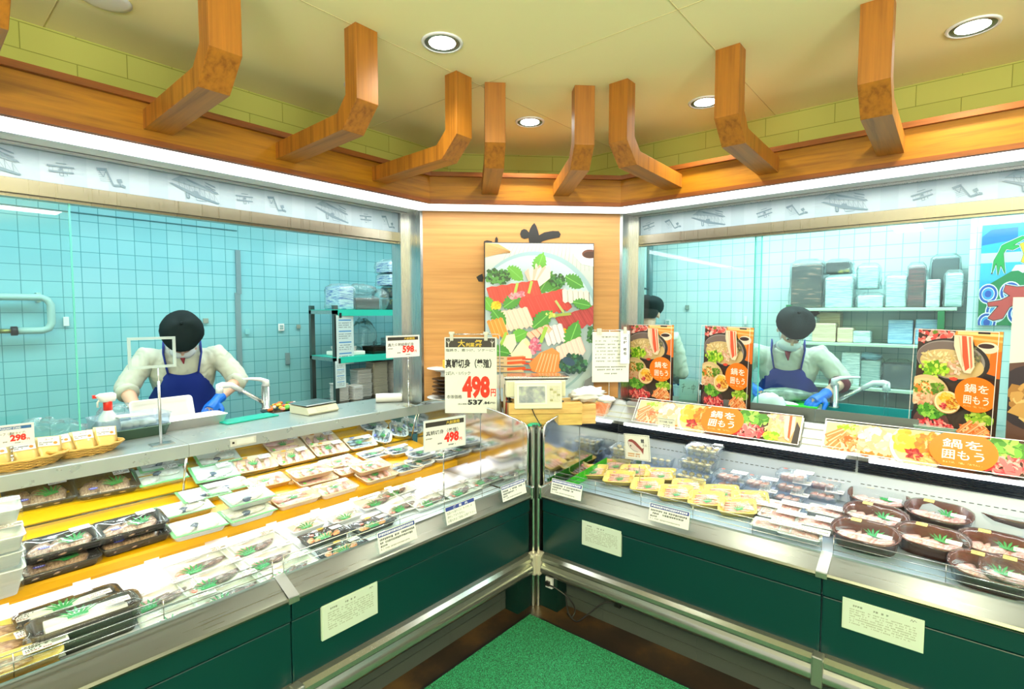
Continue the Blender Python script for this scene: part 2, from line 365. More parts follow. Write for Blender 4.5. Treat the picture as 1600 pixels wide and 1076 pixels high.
class Cv:
    """sheet w x h metres drawn in pw x ph drawing units, y down; faces local -Y, standing in XZ, bottom left at origin"""
    def __init__(s, w, h, pw, ph, bg=(240,240,232), th=.0016, eps=.00004, x0=0, y0=0, frame=None):
        s.w, s.h, s.pw, s.ph, s.e, s.x0, s.y0 = w, h, pw, ph, eps, x0, y0; s.b = B(); s.n = 1
        s.b.col = bg; s.b.box(0, w, 0, th, 0, h)
        if frame: s.frame(frame)
    def P(s, x, y): return ((x-s.x0)/s.pw*s.w, -s.n*s.e, (1-(y-s.y0)/s.ph)*s.h)
    def clip(s, pts):
        for ax, lo, hi in ((0, s.x0, s.x0+s.pw), (1, s.y0, s.y0+s.ph)):
            for lim, sg in ((lo, 1), (hi, -1)):
                out = []
                for i in range(len(pts)):
                    a, c = pts[i-1], pts[i]; ia, ic = (a[ax]-lim)*sg >= 0, (c[ax]-lim)*sg >= 0
                    if ia != ic:
                        t = (lim-a[ax])/(c[ax]-a[ax]); out.append((a[0]+(c[0]-a[0])*t, a[1]+(c[1]-a[1])*t))
                    if ic: out.append(c)
                pts = out
                if len(pts) < 3: return []
        return pts
    def poly(s, pts, col, bump=True):
        pts = s.clip([tuple(p) for p in pts])
        if len(pts) < 3: return s
        k = s.b.add([s.P(x, y) for x, y in pts]); s.b.face(range(k, k+len(pts)), col)
        if bump: s.n += 1
        return s
    def rect(s, x0, y0, x1, y1, col): return s.poly([(x0,y0),(x1,y0),(x1,y1),(x0,y1)], col)
    def ell(s, cx, cy, rx, ry, col, rot=0, n=24, jag=0, seed=0):
        rnd = random.Random(seed or int(cx*7+cy*13)); c, d = math.cos(rot), math.sin(rot); pts = []
        for i in range(n):
            a = 2*math.pi*i/n; k = 1 + (rnd.uniform(-jag, jag) if jag else 0); x, y = rx*k*math.cos(a), ry*k*math.sin(a)
            pts.append((cx+x*c-y*d, cy+x*d+y*c))
        return s.poly(pts, col)
    def line(s, pts, wd, col):
        for a, c in zip(pts, pts[1:]):
            dx, dy = c[0]-a[0], c[1]-a[1]; L = math.hypot(dx, dy) or 1; nx, ny = -dy/L*wd/2, dx/L*wd/2
            s.poly([(a[0]+nx,a[1]+ny),(c[0]+nx,c[1]+ny),(c[0]-nx,c[1]-ny),(a[0]-nx,a[1]-ny)], col, False)
        s.n += 1; return s
    def scat(s, cx, cy, rx, ry, n, r0, r1, cols, asp=.6, seed=1, jag=.25):
        rnd = random.Random(seed)
        for i in range(n):
            a, q = rnd.uniform(0, 6.28), math.sqrt(rnd.random()); r = rnd.uniform(r0, r1)
            s.ell(cx+rx*q*math.cos(a), cy+ry*q*math.sin(a), r, r*asp, rnd.choice(cols), rnd.uniform(0, 3.1), 9, jag, rnd.randint(1, 99999))
        return s
    def leaf(s, cx, cy, L, W, ang, col, vein=(120,190,90), n=7):
        c, d = math.cos(ang), math.sin(ang); pts = []
        def T(u, v): return (cx+u*c-v*d, cy+u*d+v*c)
        up = []; dn = []
        for i in range(n+1):
            t = i/n; wv = W*math.sin(math.pi*min(1, t*.9+.08))**.8
            up += [T(L*(t-.5), wv), T(L*(t-.5)+L/n*.55, wv*.74)]; dn += [T(L*(t-.5), -wv), T(L*(t-.5)+L/n*.55, -wv*.74)]
        s.poly(up+dn[::-1], col); s.line([T(-L*.5, 0), T(L*.45, 0)], W*.1, vein); return s
    def text(s, t, x, y, h, col=(20,20,20), bold=0, wfit=None, xs=1, res=1, rot=0):
        vs, fs, bb = glyphs(t, bold, res); k = h/(bb[3]-bb[1]); kx = (wfit/(bb[2]-bb[0])) if wfit else k*xs
        c, d = math.cos(rot), math.sin(rot)
        q = [((vx-bb[0])*kx, -(vy-bb[1])*k) for vx, vy in vs]; b0 = s.b.add([s.P(x+a*c-e*d, y+a*d+e*c) for a, e in q])
        for f in fs: s.b.face([b0+i for i in f], col)
        s.n += 1; return s
    def dashes(s, x0, y0, x1, rows, step, h, col=(90,90,90), seed=3, fill=.86):
        rnd = random.Random(seed)
        for r in range(rows):
            x = x0; y = y0+r*step; xe = x0+(x1-x0)*rnd.uniform(.55, 1) if r == rows-1 else x1
            while x < xe:
                wd = h*rnd.uniform(.35, .9)
                if rnd.random() < fill: s.poly([(x,y),(min(x+wd,xe),y),(min(x+wd,xe),y+h*rnd.uniform(.5,1)),(x,y+h)], col, False)
                x += wd + h*.22
        s.n += 1; return s
    def build(s, name, parent=None, mat=None): return s.b.build(name, mat or PRINT, parent, flip=False)

# ---------------- the two fish cases ----------------
LP2 = (.708, .13, .57); LP3 = (.779, .40, 1.0); LP1 = (.602, .033, .09); RP1 = (.602, .083, .09)   # z = a + b (d - c)
def zof(pl, d): return pl[0] + pl[1]*(d-pl[2])
ROT = {-1: 0.0, 1: -math.pi/2}
LIN_R = M('blue_grey_liner', (176,190,212), .3, .35)
def dcase(side, u, s0, s1, label):
    x0, x1 = sorted((side*s0, side*s1)); r = empty('display_case', label, 'display case', (0,0,0), ROT[side])
    b = B(); b.box(x0+.002, x1-.002, 0, .03, .53, .602); b.build('upper_panel', GREEN, r, bevel=.004)
    b = B(); b.box(x0+.002, x1-.002, .006, .03, .20, .526); b.build('front_panel', GREEN, r, bevel=.004)
    xm = (x0+x1)/2
    b = B(); b.box(x0, x1, .09, .12, 0, .2); b.box(x0, x1, .088, .09, .115, .118); b.box(x0, x1, .084, .09, .06, .064)
    for q in (.25, .62, .9): xx = x0+(x1-x0)*q; b.box(xx-.001, xx+.001, .0885, .09, 0, .2)
    b.build('kick_plate', GREY, r)
    b = B(); b.sm = True
    b.prism([(0,.603),(-.014,.606),(-.018,.614),(-.014,.623),(.0,.63),(.07,.660),(.078,.664),(.088,.664),(.088,.6)], x0, x1)
    b.build('top_rail', steel('rail_steel', (116,120,108), .3, (1,60,60)), r).modifiers.new('e', 'EDGE_SPLIT')
    b = B(); b.sm = True
    b.prism([(.006,.306),(-.018,.302),(-.034,.288),(-.036,.272),(-.028,.262),(-.034,.25),(-.042,.235),(-.042,.215),(-.03,.198),(.006,.192)], x0, x1)
    b.build('bumper_rail', M('bumper_metal', (150,154,144), .2, .85), r).modifiers.new('e', 'EDGE_SPLIT')
    if side < 0: poly = [(.03,.2),(.03,.60),(.09,.602),(.95,.63),(1.38,.80),(1.38,.944),(1.40,.944),(1.40,0),(.12,0),(.12,.2)]
    else: poly = [(.03,.2),(.03,.60),(.09,.602),(.80,.661),(.835,.80),(.85,.83),(.85,.87),(.98,.984),(1.38,.984),(1.38,0),(.12,0),(.12,.2)]
    b = B(); b.prism(poly, x0, x1); b.build('body', LINER if side < 0 else LIN_R, r)
    # wire guard and clear guard plate
    b = B()
    for z in (.680, .704, .728): b.tube([(x0+.02,.092,z),(x1-.02,.092,z)], .0016, 6)
    q = x0+.02
    while q < x1: b.tube([(q,.092,.664),(q,.092,.728)], .0014, 6); q += (x1-x0-.04)/5.0001
    b.build('wire_guard', POL, r)
    b = B(); b.box(x0+.02, x1-.02, .098, .1005, .664, .722); b.build('guard_plate', ACR, r)
    # seam clips on both rails
    e = x1 if side < 0 else x0
    if u == 1:
        b = B(); b.box(e-.019, e+.019, -.022, -.016, .604, .626)
        k = b.add([(e-.019,-.018,.627),(e+.019,-.018,.627),(e+.019,.088,.669),(e-.019,.088,.669)]); b.face([k,k+1,k+2,k+3]); b.build('rail_clip', M('clip_metal', (150,154,146), .3, .8), r, bevel=.001)
        b = B(); b.box(e-.02, e+.02, -.046, .0, .19, .309); b.build('bumper_clip', M('clip_metal'), r, bevel=.006)
    else:
        e = x1 if side < 0 else x0
        b = B(); b.box(e-.022, e+.022, -.05, .0, .19, .31); b.build('bumper_end_cap', M('clear_corner_guard', (200,196,180), .2, .3), r, bevel=.008)
        b = B(); b.box(e-.012, e+.012, -.022, .095, .598, .672); b.build('rail_end_cap', POL, r, bevel=.008)
    if side < 0:
        b = B(); b.prism([(.565,.672),(.562,.70),(.570,.7085),(1.02,.7665),(1.02,.755),(.59,.695),(.58,.672)], x0, x1); b.build('shelf', YEL, r)
        b = B(); q = x0+.02
        while q < x1-.1: b.box(q, min(q+.16, x1-.01), .577, .582, .658, .672); q += .21
        b.build('shelf_hook_strip', YEL, r)
        b = B(); b.prism([(1.0,.752),(.997,.779),(1.0,.779),(1.37,.927),(1.37,.915),(1.01,.765)], x0, x1)
        for k in range(4):
            y = 1.06+k*.075; z = zof(LP3, y); b.prism([(y,z),(y,z+.006),(y+.055,z+.024),(y+.055,z+.02)], x0+.01, x1-.01)
        b.build('upper_shelf', YEL, r)
        b = B(); b.prism([(.985,.752),(.985,.772),(.999,.776),(.999,.75)], x0, x1); b.build('glass_channel', POL, r)
        b = B(); k = b.add([(x0+.004,.938,.944),(x1-.004,.938,.944),(x1-.004,.990,.775),(x0+.004,.990,.775),(x0+.004,.941,.945),(x1-.004,.941,.945),(x1-.004,.993,.776),(x0+.004,.993,.776)])
        for q in ((0,3,2,1),(4,5,6,7),(0,1,5,4),(1,2,6,5),(2,3,7,6),(3,0,4,7)): b.face([k+i for i in q])
        b.build('front_glass', ACR, r)
        b = B(); e = x1-.01; b.tube([(e,.934,.944),(e,.988,.77)], .005, 6); b.build('glass_post', POL, r)
        b = B(); b.prism([(.925,.944),(.925,1.0),(.93,1.003),(1.36,1.003),(1.36,.99),(.99,.985),(.955,.944)], x0+.0008, x1-.0008); b.build('counter_top', COUNTER, r)
        b = B(); b.tube([(x0+.05,.975,.956),(x1-.05,.975,.956)], .012, 10); b.build('light_tube', GLOW, r)
        b = B(); b.tube([(x0+.05,.63,.676),(x1-.05,.63,.676)], .010, 10); b.build('light_tube', GLOW, r)
    else:
        STP = steel('step_steel', (160,164,156), .36, (1,50,50))
        b = B(); b.prism([(.838,.868),(.834,.888),(.858,.905),(.860,.912),(.884,.932),(.886,.939),(.93,.974),(.932,.982),(.956,1.004),(.96,1.007),(1.36,1.007),(1.36,.985),(.98,.985)], x0+.0008, x1-.0008); b.build('counter_top', STP, r)
        b = B()
        for k in range(5): b.prism([(.826+k*.002,.812+k*.0115),(.824+k*.002,.820+k*.0115),(.836+k*.002,.820+k*.0115)], x0+.005, x1-.005)
        b.build('air_grille', M('black_grille', (26,34,44), .35, .4), r)
        b = B(); b.tube([(x0+.05,.822,.878),(x1-.05,.822,.878)], .009, 10); b.build('light_tube', GLOW, r)
        b = B(); q = x0+.02
        while q < x1-.03: b.box(q, q+.016, .822, .8245, .757, .7595); q += .027
        b.build('back_wall_slots', BLACK, r)
    return r
dcase(-1, 0, .045, 1.382, 'green fish case left of the corner post, with yellow shelves, nearer unit to the corner')
dcase(-1, 1, 1.382, 3.1, 'green fish case along the left edge of the picture, with yellow shelves')
dcase(1, 0, .045, 1.372, 'green fish case right of the corner post, with black air grille and yellow trays')
dcase(1, 1, 1.372, 3.1, 'green fish case along the right edge holding the oval dark trays')
for s, t in (((-.75,.97,.940), 1.25), ((-2.2,.97,.940), 1.5)):
    area('case_tube_light', s, t, .03, 3.1, (.97,1,1), (math.radians(-25),0,0))
for s, t in (((-.75,.63,.664), 1.25), ((-2.2,.63,.664), 1.5)):
    area('case_tube_light', s, t, .03, 1.3, (.93,.97,1), (math.radians(-20),0,0))
for s, t in (((.83,-.72,.88), 1.25), ((.83,-2.2,.88), 1.5)):
    area('case_tube_light', s, .03, t, 3.6, (.88,.93,1), (0,math.radians(25),0))

# mirror-like end panels
def endpanel(side, label):
    r = empty('end_panel', label, 'end panel', (0,0,0), ROT[side]); sg = side
    prof = [(.02,.615),(.018,.955),(.026,.985),(.045,1.002),(.10,1.016),(.25,1.045),(.40,1.064),(.60,1.07),(.75,1.055),(.87,1.028),(.935,1.006),(.935,.615)]
    b = B(); b.prism(prof, *sorted((sg*.040, sg*.046))); b.build('mirror_panel', M('mirror_steel', (206,208,208), .10, 1), r)
    b = B(); b.tube([(sg*.042, y, z) for y, z in prof[:11]], .006, 8); b.build('edge_trim', POL, r)
    b = B(); b.box(*sorted((sg*.0465, sg*.0475)), .366, .369, .63, 1.058); b.build('seam', M('panel_seam', (130,140,150), .4), r)
    return r
endpanel(-1, 'polished steel end panel of the left case reflecting its shelves'); endpanel(1, 'polished steel end panel of the right case reflecting yellow trays')
# corner post with cables
r = empty('corner_post', 'narrow steel post with dark cables where the two green cases meet', 'post')
b = B(); b.sm = True
for a in (-1, 1):
    pts = [(-.034,.0),(-.036,-.010),(-.030,-.016),(-.02,-.014),(-.014,-.004),(-.012,.02),(-.03,.02)]
    if a > 0: pts = [(q, p) for p, q in pts]
    b.loft([[(p, q, z) for p, q in pts] for z in (.0, .985)])
b.build('edge_trim', STEELV, r).modifiers.new('e', 'EDGE_SPLIT')
b = B(); k = b.add([(-.02,.012,.0),(.012,-.02,.0),(.03,-.0,.0),(.0,.03,.0),(-.02,.012,.985),(.012,-.02,.985),(.03,0,.985),(.0,.03,.985)])
for q in ((0,1,2,3),(4,5,6,7),(0,1,5,4),(1,2,6,5),(2,3,7,6),(3,0,4,7)): b.face([k+i for i in q])
b.build('back_plate', steel('post_steel', (120,120,100), .35, (60,60,1)), r)
b = B(); b.box(-.15,-.036,.0,.085,0,.2); b.box(.0,.085,-.15,-.036,0,.2); b.build('base_block', DGREEN, r)
cb = empty('cable_bundle', 'dark cables running down the steel corner post', 'cable')
rc = M('dark_cable', (30,34,28), .5)
for k, (x, y) in enumerate(((-.024,-.004),(-.016,-.010),(-.006,-.018))):
    b = B(); b.tube([(x+.012,y+.012,.995),(x,y,.96),(x+.002,y-.002,.8),(x-.002,y+.001,.6),(x+.001,y-.003,.4),(x+.004,y+.004,.28),(x+.01,y+.01,.2)], .0045, 8); b.build('cable', rc, cb)
# corner counter between the cases
b = B(); k = b.add([(-.035,.02,.95),(.02,-.035,.95),(.95,-.035,.95),(.95,.0,.95),(.0,.95,.95),(-.035,.95,.95)]); k2 = b.add([(-.035,.02,.972),(.02,-.035,.972),(.95,-.035,.972),(.95,.0,.972),(.0,.95,.972),(-.035,.95,.972)])
b.face(range(k,k+6)); b.face(range(k2,k2+6))
for i in range(6): j=(i+1)%6; b.face([k+i,k+j,k2+j,k2+i])
r = empty('corner_counter', 'steel corner counter under the weighing scale between the two cases', 'counter')
b.build('counter_board', COUNTER, r)
for q in ((.05,.09,.6,.64,0,.95),(.6,.64,.05,.09,0,.95),(.06,.1,.06,.1,0,.95)): B().box(*q).build('counter_leg', STEELV, r)
# kitchen-side worktops behind the counters
for lb, rot in (('steel worktop behind the left window', 0), ('steel worktop behind the right window', -math.pi/2)):
    r = empty('worktop', lb, 'worktop', (0,0,0), rot); b = B()
    xa, xb = (-3.4, -.15) if rot == 0 else (.3, 3.4)
    b.box(xa, xb, 1.41, 1.80, .86, .90); b.build('worktop_board', COUNTER, r)
    for x in (xa+.05, (xa+xb)/2, xb-.05):
        for y in (1.45, 1.73): B().box(x-.02, x+.02, y, y+.04, 0, .86).build('worktop_leg', STEELV, r)
# ---------------- posters and signs ----------------
OR = (240,120,14)
def nabe_title(c, cx, cy, r, k=1.0, ry=None):
    c.ell(cx, cy, r, ry or r, OR, n=40)
    c.text('鍋を', cx-.62*r*k, cy-.08*(ry or r)-.02*r, .50*(ry or r), (255,250,240), .008, wfit=1.25*r*k, res=2)
    c.text('囲もう', cx-.62*r*k, cy+.56*(ry or r), .48*(ry or r), (255,250,240), .008, wfit=1.30*r*k, res=2)
    c.text('きょうは、「鍋」「おでん」。', cx-.6*r*k, cy+.74*(ry or r), .10*(ry or r), (255,226,160), 0, wfit=1.25*r*k)
def nabe(name, parent):
    c = Cv(.335, .512, 513, 785, (70,52,44), x0=127, y0=145)
    c.scat(210, 190, 150, 50, 60, 10, 26, [(226,110,100),(240,160,150),(250,210,200),(214,80,76)], seed=4)
    c.ell(240, 168, 18, 12, (110,140,50), jag=.3)
    c.poly([(370,145),(640,145),(640,470),(560,470),(470,200),(360,190)], (232,150,60))
    c.poly([(380,150),(640,165),(640,182),(380,176)], (246,214,140)); c.poly([(380,184),(640,206),(640,222),(380,200)], (232,186,110)); c.rect(500,150,570,166,(50,30,30))
    c.ell(560, 262, 62, 40, (236,220,196)); c.ell(552, 250, 46, 17, (60,40,40))
    c.poly([(580,300),(640,280),(640,470),(560,470)], (222,110,30))
    c.ell(350, 370, 232, 160, (52,46,46), .12, 40); c.ell(340, 365, 214, 140, (150,140,136), .12, 40); c.ell(335, 365, 204, 130, (120,104,100), .12, 40)
    c.ell(350, 395, 200, 104, (214,186,130), .12, 40)
    c.poly([(560,440),(620,455),(612,486),(545,472)], (44,38,40))
    c.scat(270, 350, 120, 44, 70, 8, 22, [(236,206,140),(246,222,170),(220,190,120)], .35, 5); c.scat(380, 420, 90, 50, 40, 8, 20, [(240,190,160),(226,170,140),(246,214,190)], .5, 6)
    c.scat(470, 320, 60, 90, 25, 8, 18, [(110,110,80),(150,140,100),(90,92,70)], .5, 16)
    c.scat(250, 440, 92, 60, 70, 10, 26, [(120,180,30),(170,214,50),(90,150,30),(206,230,90)], .7, 7)
    c.poly([(366,180),(478,184),(480,230),(500,400),(480,450),(440,448),(400,360),(368,260)], (246,222,190)); c.poly([(412,184),(440,186),(470,410),(446,436),(424,330)], (226,90,60)); c.poly([(452,190),(466,190),(488,400),(478,420)], (232,120,90))
    c.poly([(392,190),(400,190),(436,400),(428,410)], (250,190,160))
    c.ell(380, 502, 26, 14, (214,70,50), jag=.2)
    c.ell(220, 615, 140, 124, (222,190,140), .2, 36); c.ell(210, 625, 122, 108, (236,206,150), .2, 36)
    c.scat(190, 590, 90, 50, 50, 9, 22, [(226,130,50),(120,150,50),(246,220,150),(90,130,40)], .6, 8); c.scat(210, 680, 90, 50, 60, 9, 20, [(240,190,150),(250,214,180),(226,150,110)], .6, 9)
    c.scat(290, 585, 40, 50, 30, 9, 18, [(80,120,30),(120,160,50)], .7, 10)
    c.ell(250, 850, 140, 130, (40,36,44), 0, 36); c.poly([(300,720),(640,690),(640,930),(300,930)], (60,46,40))
    c.ell(260, 845, 118, 106, (96,60,60), 0, 30)
    c.scat(260, 760, 88, 46, 80, 9, 24, [(70,140,40),(110,180,60),(46,110,30),(150,200,80)], .7, 11)
    c.scat(290, 870, 120, 46, 130, 8, 24, [(226,60,70),(240,110,110),(200,40,56),(250,160,150)], .4, 12)
    c.scat(560, 760, 80, 40, 70, 10, 24, [(150,190,50),(190,214,90),(110,160,40)], .6, 13)
    c.scat(550, 850, 86, 64, 110, 8, 34, [(232,130,60),(246,176,110),(250,206,150),(214,100,46)], .3, 14)
    for q in ((440,880,520,780),(480,890,560,800),(520,900,600,820)): c.line([(q[0],q[1]),(q[2],q[3])], 22, (236,140,80)); c.line([(q[0]+6,q[1]),(q[2]+6,q[3])], 5, (250,200,150))
    c.ell(366, 674, 84, 84, (200,150,90), n=32); c.ell(366, 672, 80, 80, (250,226,180), n=32); c.ell(366, 672, 68, 70, (246,206,130), n=30)
    c.scat(360, 640, 44, 34, 30, 8, 18, [(246,180,40),(250,206,90)], .7, 15); c.scat(400, 680, 34, 44, 50, 6, 14, [(226,140,30),(190,100,20),(250,190,80)], .5, 17); c.scat(345, 706, 24, 22, 24, 6, 12, [(180,40,50),(220,90,90)], .5, 18)
    nabe_title(c, 536, 592, 124, .9)
    for a in ((127,145,640,150),(127,925,640,930),(127,145,131,930),(636,145,640,930)): c.rect(*a, (246,240,232))
    return c.build(name, parent)
def poster(label, loc, rz, roll=0, tiltx=0, stand=True):
    r = empty('food_poster', label, 'poster', loc, rz, None); r.rotation_euler = (tiltx, roll, rz)
    nabe('printed_sheet', r); b = B(); b.box(.02,.315,.0018,.004,.0,.505); b.build('backing_card', PAPER, r)
    if stand: b = B(); b.box(.14,.20,.004,.05,-.002,.004); b.box(.16,.18,.004,.008,0,.2); b.build('stand_foot', ACR, r)
    return r
RZ = -math.pi/2
CT = 1.008
poster('hot pot poster standing left on the right counter, beside the wooden wall', (1.075,.024,CT), RZ)
poster('hot pot poster standing in the middle of the right window', (1.10,-.495,CT+.002), RZ-.30, math.radians(1.5))
poster('hot pot poster standing on the right counter below the fish festival banner', (1.10,-1.57,CT+.002), RZ-.42, math.radians(1.2))
# steel splash plates behind the fascia
for x0, x1, lb in ((.66,1.15,'speckled grey steel splash plate standing behind the left long food strip'), (1.152,1.60,'grey steel splash plate with turquoise stains behind the right long food strip')):
    r = empty('splash_plate', lb, 'plate', (0,0,0), RZ); b = B(); b.box(x0, x1, 1.005, 1.010, CT, CT+.068); b.build('plate', steel('dark_splash', (120,130,128), .4, (6,6,6)), r)
    b = B(); b.box(x0, x1, 1.010, 1.03, CT, CT+.002); b.build('plate_foot', STEEL, r)
def strip(label, x0, wd):
    r = empty('food_strip_poster', label, 'poster', (0,0,0), RZ)
    c = Cv(wd, .176, 965*wd/.965, 176, (244,236,226))
    c.poly([(5,5),(150,5),(150,170),(5,170)], (236,200,150)); c.scat(110, 30, 50, 26, 40, 8, 20, [(150,190,40),(190,214,80),(226,236,140)], .6, 21)
    for q in ((20,150,90,50),(40,160,110,60),(70,160,120,80),(90,165,140,100),(8,90,80,40),(20,120,70,70)): c.line([(q[0],q[1]),(q[2],q[3])], 24, (236,130,70)); c.line([(q[0]+5,q[1]-3),(q[2]+5,q[3]-3)], 6, (250,190,150))
    c.scat(110, 110, 44, 50, 50, 6, 20, [(240,150,90),(250,206,160),(226,100,40)], .35, 22)
    c.rect(150, 5, 400, 170, (224,190,150)); c.scat(215, 80, 66, 70, 80, 12, 26, [(226,200,160),(240,220,190),(200,170,130),(246,232,206)], .75, 23); c.scat(230, 160, 60, 10, 20, 6, 14, [(232,120,40)], .5, 24)
    c.ell(390, 85, 110, 120, (250,230,200), n=40); c.ell(392, 85, 96, 106, (240,200,140), n=36)
    c.scat(350, 60, 50, 50, 36, 14, 26, [(250,190,60),(246,206,100),(244,170,50)], .85, 25); c.scat(430, 70, 46, 60, 60, 8, 22, [(226,130,30),(246,170,60),(200,110,30)], .5, 26); c.scat(376, 130, 36, 24, 26, 8, 18, [(180,30,30),(210,70,60),(140,20,24)], .4, 27); c.scat(430, 150, 50, 14, 26, 8, 20, [(232,190,120),(206,160,90)], .3, 28)
    c.rect(600, 5, 800, 170, (80,60,50)); c.scat(700, 50, 90, 44, 90, 10, 26, [(70,130,40),(110,170,60),(160,200,90)], .6, 29); c.scat(700, 130, 90, 40, 110, 8, 26, [(226,60,70),(240,110,110),(250,170,160)], .4, 30)
    c.rect(800, 5, 960, 170, (206,170,120)); c.scat(850, 30, 50, 20, 20, 8, 18, [(236,150,140),(246,190,170)], .6, 31); c.scat(850, 100, 60, 50, 50, 8, 22, [(240,214,150),(226,190,120)], .4, 32); c.scat(830, 145, 36, 26, 34, 8, 20, [(130,190,30),(180,214,60)], .7, 33)
    c.poly([(880,10),(930,10),(936,90),(916,160),(896,150),(880,80)], (246,214,180)); c.poly([(900,10),(914,10),(920,150),(908,140)], (232,90,50)); c.poly([(940,40),(962,80),(962,170),(930,170)], (60,54,50))
    c.ell(552, 88, 120, 100, OR, n=44); c.text('鍋を', 480, 78, 46, (255,250,240), .008, wfit=140, res=2); c.text('囲もう', 480, 134, 46, (255,250,240), .008, wfit=146, res=2); c.text('きょうは、「鍋」「おでん」。', 484, 154, 9, (255,226,160), 0, wfit=136)
    for a in ((0,0,965,4),(0,172,965,176),(0,0,4,176),(961,0,965,176)): c.rect(*a, (250,248,244))
    o = c.build('printed_sheet', r); o.location = (x0, .845, .888); o.rotation_euler = (-math.atan2(.105, .140), 0, 0); return r
strip('long food photo strip on the right case fascia, with price tag before it', .145, .965)
strip('long food photo strip leaning on the right case fascia, cut by the right picture edge', 1.215, .965)
# dark poster at the right edge
r = empty('food_poster', 'tall poster with a dark pot and tan food cut by the right picture edge', 'poster', (1.06,-1.915,1.010), RZ-.12)
c = Cv(.45, .66, 300, 440, (232,226,210)); c.poly([(0,200),(300,150),(300,440),(0,440)], (90,60,50)); c.ell(60, 300, 90, 100, (44,32,40)); c.scat(70, 330, 60, 70, 60, 14, 34, [(200,150,80),(226,186,120),(160,110,50)], .7, 41)
c.scat(190, 300, 80, 80, 60, 14, 30, [(206,160,90),(240,200,140)], .7, 42); c.build('printed_sheet', r); b = B(); b.box(.02,.43,.002,.004,0,.65); b.build('backing_card', PAPER, r)
# nabe helper: big sashimi poster on the wooden corner wall
p = on_plane(757, 560, (1,1,0), .95-.07)
r = empty('sashimi_poster', 'large framed poster of assorted sashimi on the wooden corner wall', 'poster', (p.x, p.y, 1.02), -math.pi/4)
PWID = (on_plane(927, 560, (1,1,0), .95-.07)-Vector((p.x,p.y,0))); PWID.z = 0; PWID = PWID.length
b = B(); b.box(0, PWID, .003, .045, 0, 1.035); b.build('frame', BLACK, r, bevel=.003)
c = Cv(PWID-.012, 1.023, 650, 900, (190,212,216), x0=222, y0=175)
c.poly([(222,175),(872,175),(872,420),(222,420)], (190,200,196))
for k in range(26): c.line([(380+k*22,175),(300+k*26,330)], 2, (160,166,150))
c.poly([(222,175),(300,180),(376,222),(222,256)], (206,160,100))
for k in range(9): c.line([(222,182+k*8),(370,222+k*1)], 1.4, (150,110,60))
c.ell(520, 640, 400, 420, (150,184,192), n=60); c.ell(510, 648, 385, 405, (190,212,218), n=60); c.ell(490, 670, 330, 350, (180,206,212), n=50)
c.poly([(740,190),(872,186),(872,304),(800,290),(752,240)], (232,238,240)); c.ell(850, 232, 48, 26, (96,50,40)); c.ell(850, 236, 38, 18, (60,26,20))
G1, G2 = (66,140,50), (96,170,60)
for q in ((545,290,120,46,-1.2,G2),(400,345,110,44,.7,G2),(580,400,140,56,-1.0,G1),(755,390,120,46,.5,G1),(640,430,90,30,-.5,G1)): c.leaf(*q)
for cx, cy in ((262,360),(325,365),(655,385)): c.scat(cx, cy, 40, 40, 70, 7, 13, [(30,86,40),(50,120,56),(80,150,70),(20,64,36)], .8, int(cx))
c.scat(550, 340, 56, 34, 8, 14, 20, [(240,170,150),(250,214,200)], .5, 2)
for k in range(6): c.poly([(455+k*26,340-k*6),(478+k*26,318-k*4),(500+k*22,372),(520,440),(500,430)], [(244,190,170),(250,224,212)][k%2])
def slab(x0, y0, x1, y1, n, L, ang, ca, cb, wv=0):
    for k in range(n):
        t = k/max(1, n-1); x, y = x0+(x1-x0)*t, y0+(y1-y0)*t; dx, dy = math.cos(ang)*L, math.sin(ang)*L; s2 = (x1-x0)/n*1.25; u2 = (y1-y0)/n*1.25
        c.poly([(x,y),(x+s2*.5,y-10),(x+s2,y+u2),(x+s2+dx,y+u2+dy),(x+s2*.4+dx,y+dy+12),(x+dx,y+dy)], ca); c.line([(x+s2,y+u2),(x+s2+dx,y+u2+dy)], 4, cb); lt_ = tuple(min(255, q+26) for q in ca); c.line([(x+s2*.35,y+u2*.3+6),(x+s2*.3+dx*.9,y+dy*.9)], 2.2, lt_); c.line([(x+s2*.65,y+u2*.6+4),(x+s2*.6+dx*.92,y+u2*.5+dy*.9)], 1.6, lt_)
slab(228, 430, 470, 395, 5, 96, 1.25, (206,66,56), (170,36,36)); slab(410, 500, 640, 445, 6, 118, 1.1, (200,60,54), (160,34,34)); slab(640, 600, 830, 540, 5, 96, 1.0, (170,52,54), (120,26,34))
c.leaf(380, 505, 120, 46, -.6, G1); c.leaf(240, 520, 90, 40, 1.0, G2)
for k, (x, y) in enumerate(((395,440),(480,430))): c.line([(x,y+30),(x+18,y-40)], 16, (176,196,90)); c.scat(x-4+k*-40, y+36, 26, 16, 24, 5, 9, [(216,110,130),(240,160,170)], 1, 90+k)
for cx, cy in ((286,530),(690,684)): c.scat(cx, cy, 24, 22, 50, 7, 12, [(250,196,20),(255,214,60),(232,170,10)], .8, int(cx))
slab(285, 570, 440, 545, 6, 110, 1.15, (246,206,186), (214,90,70)); slab(680, 440, 810, 450, 5, 64, 1.5, (216,214,206), (110,96,70))
c.leaf(300, 600, 120, 46, .9, G1); c.leaf(560, 610, 140, 52, -.7, G1); c.leaf(800, 520, 110, 36, .2, G1)
slab(230, 620, 300, 605, 4, 100, 1.2, (240,140,50), (250,190,110)); c.line([(690,570),(640,500)], 14, (176,186,110)); c.line([(735,575),(600,590)], 16, (150,166,70)); c.scat(610, 585, 30, 14, 20, 6, 10, [(180,200,80),(206,214,120)], .8, 77)
slab(560, 660, 650, 640, 4, 96, 1.25, (236,226,222), (180,160,160)); slab(460, 690, 560, 650, 4, 40, .8, (240,190,160), (214,110,80))
c.leaf(420, 700, 100, 44, -.4, G2); c.leaf(745, 700, 160, 56, -1.2, G1)
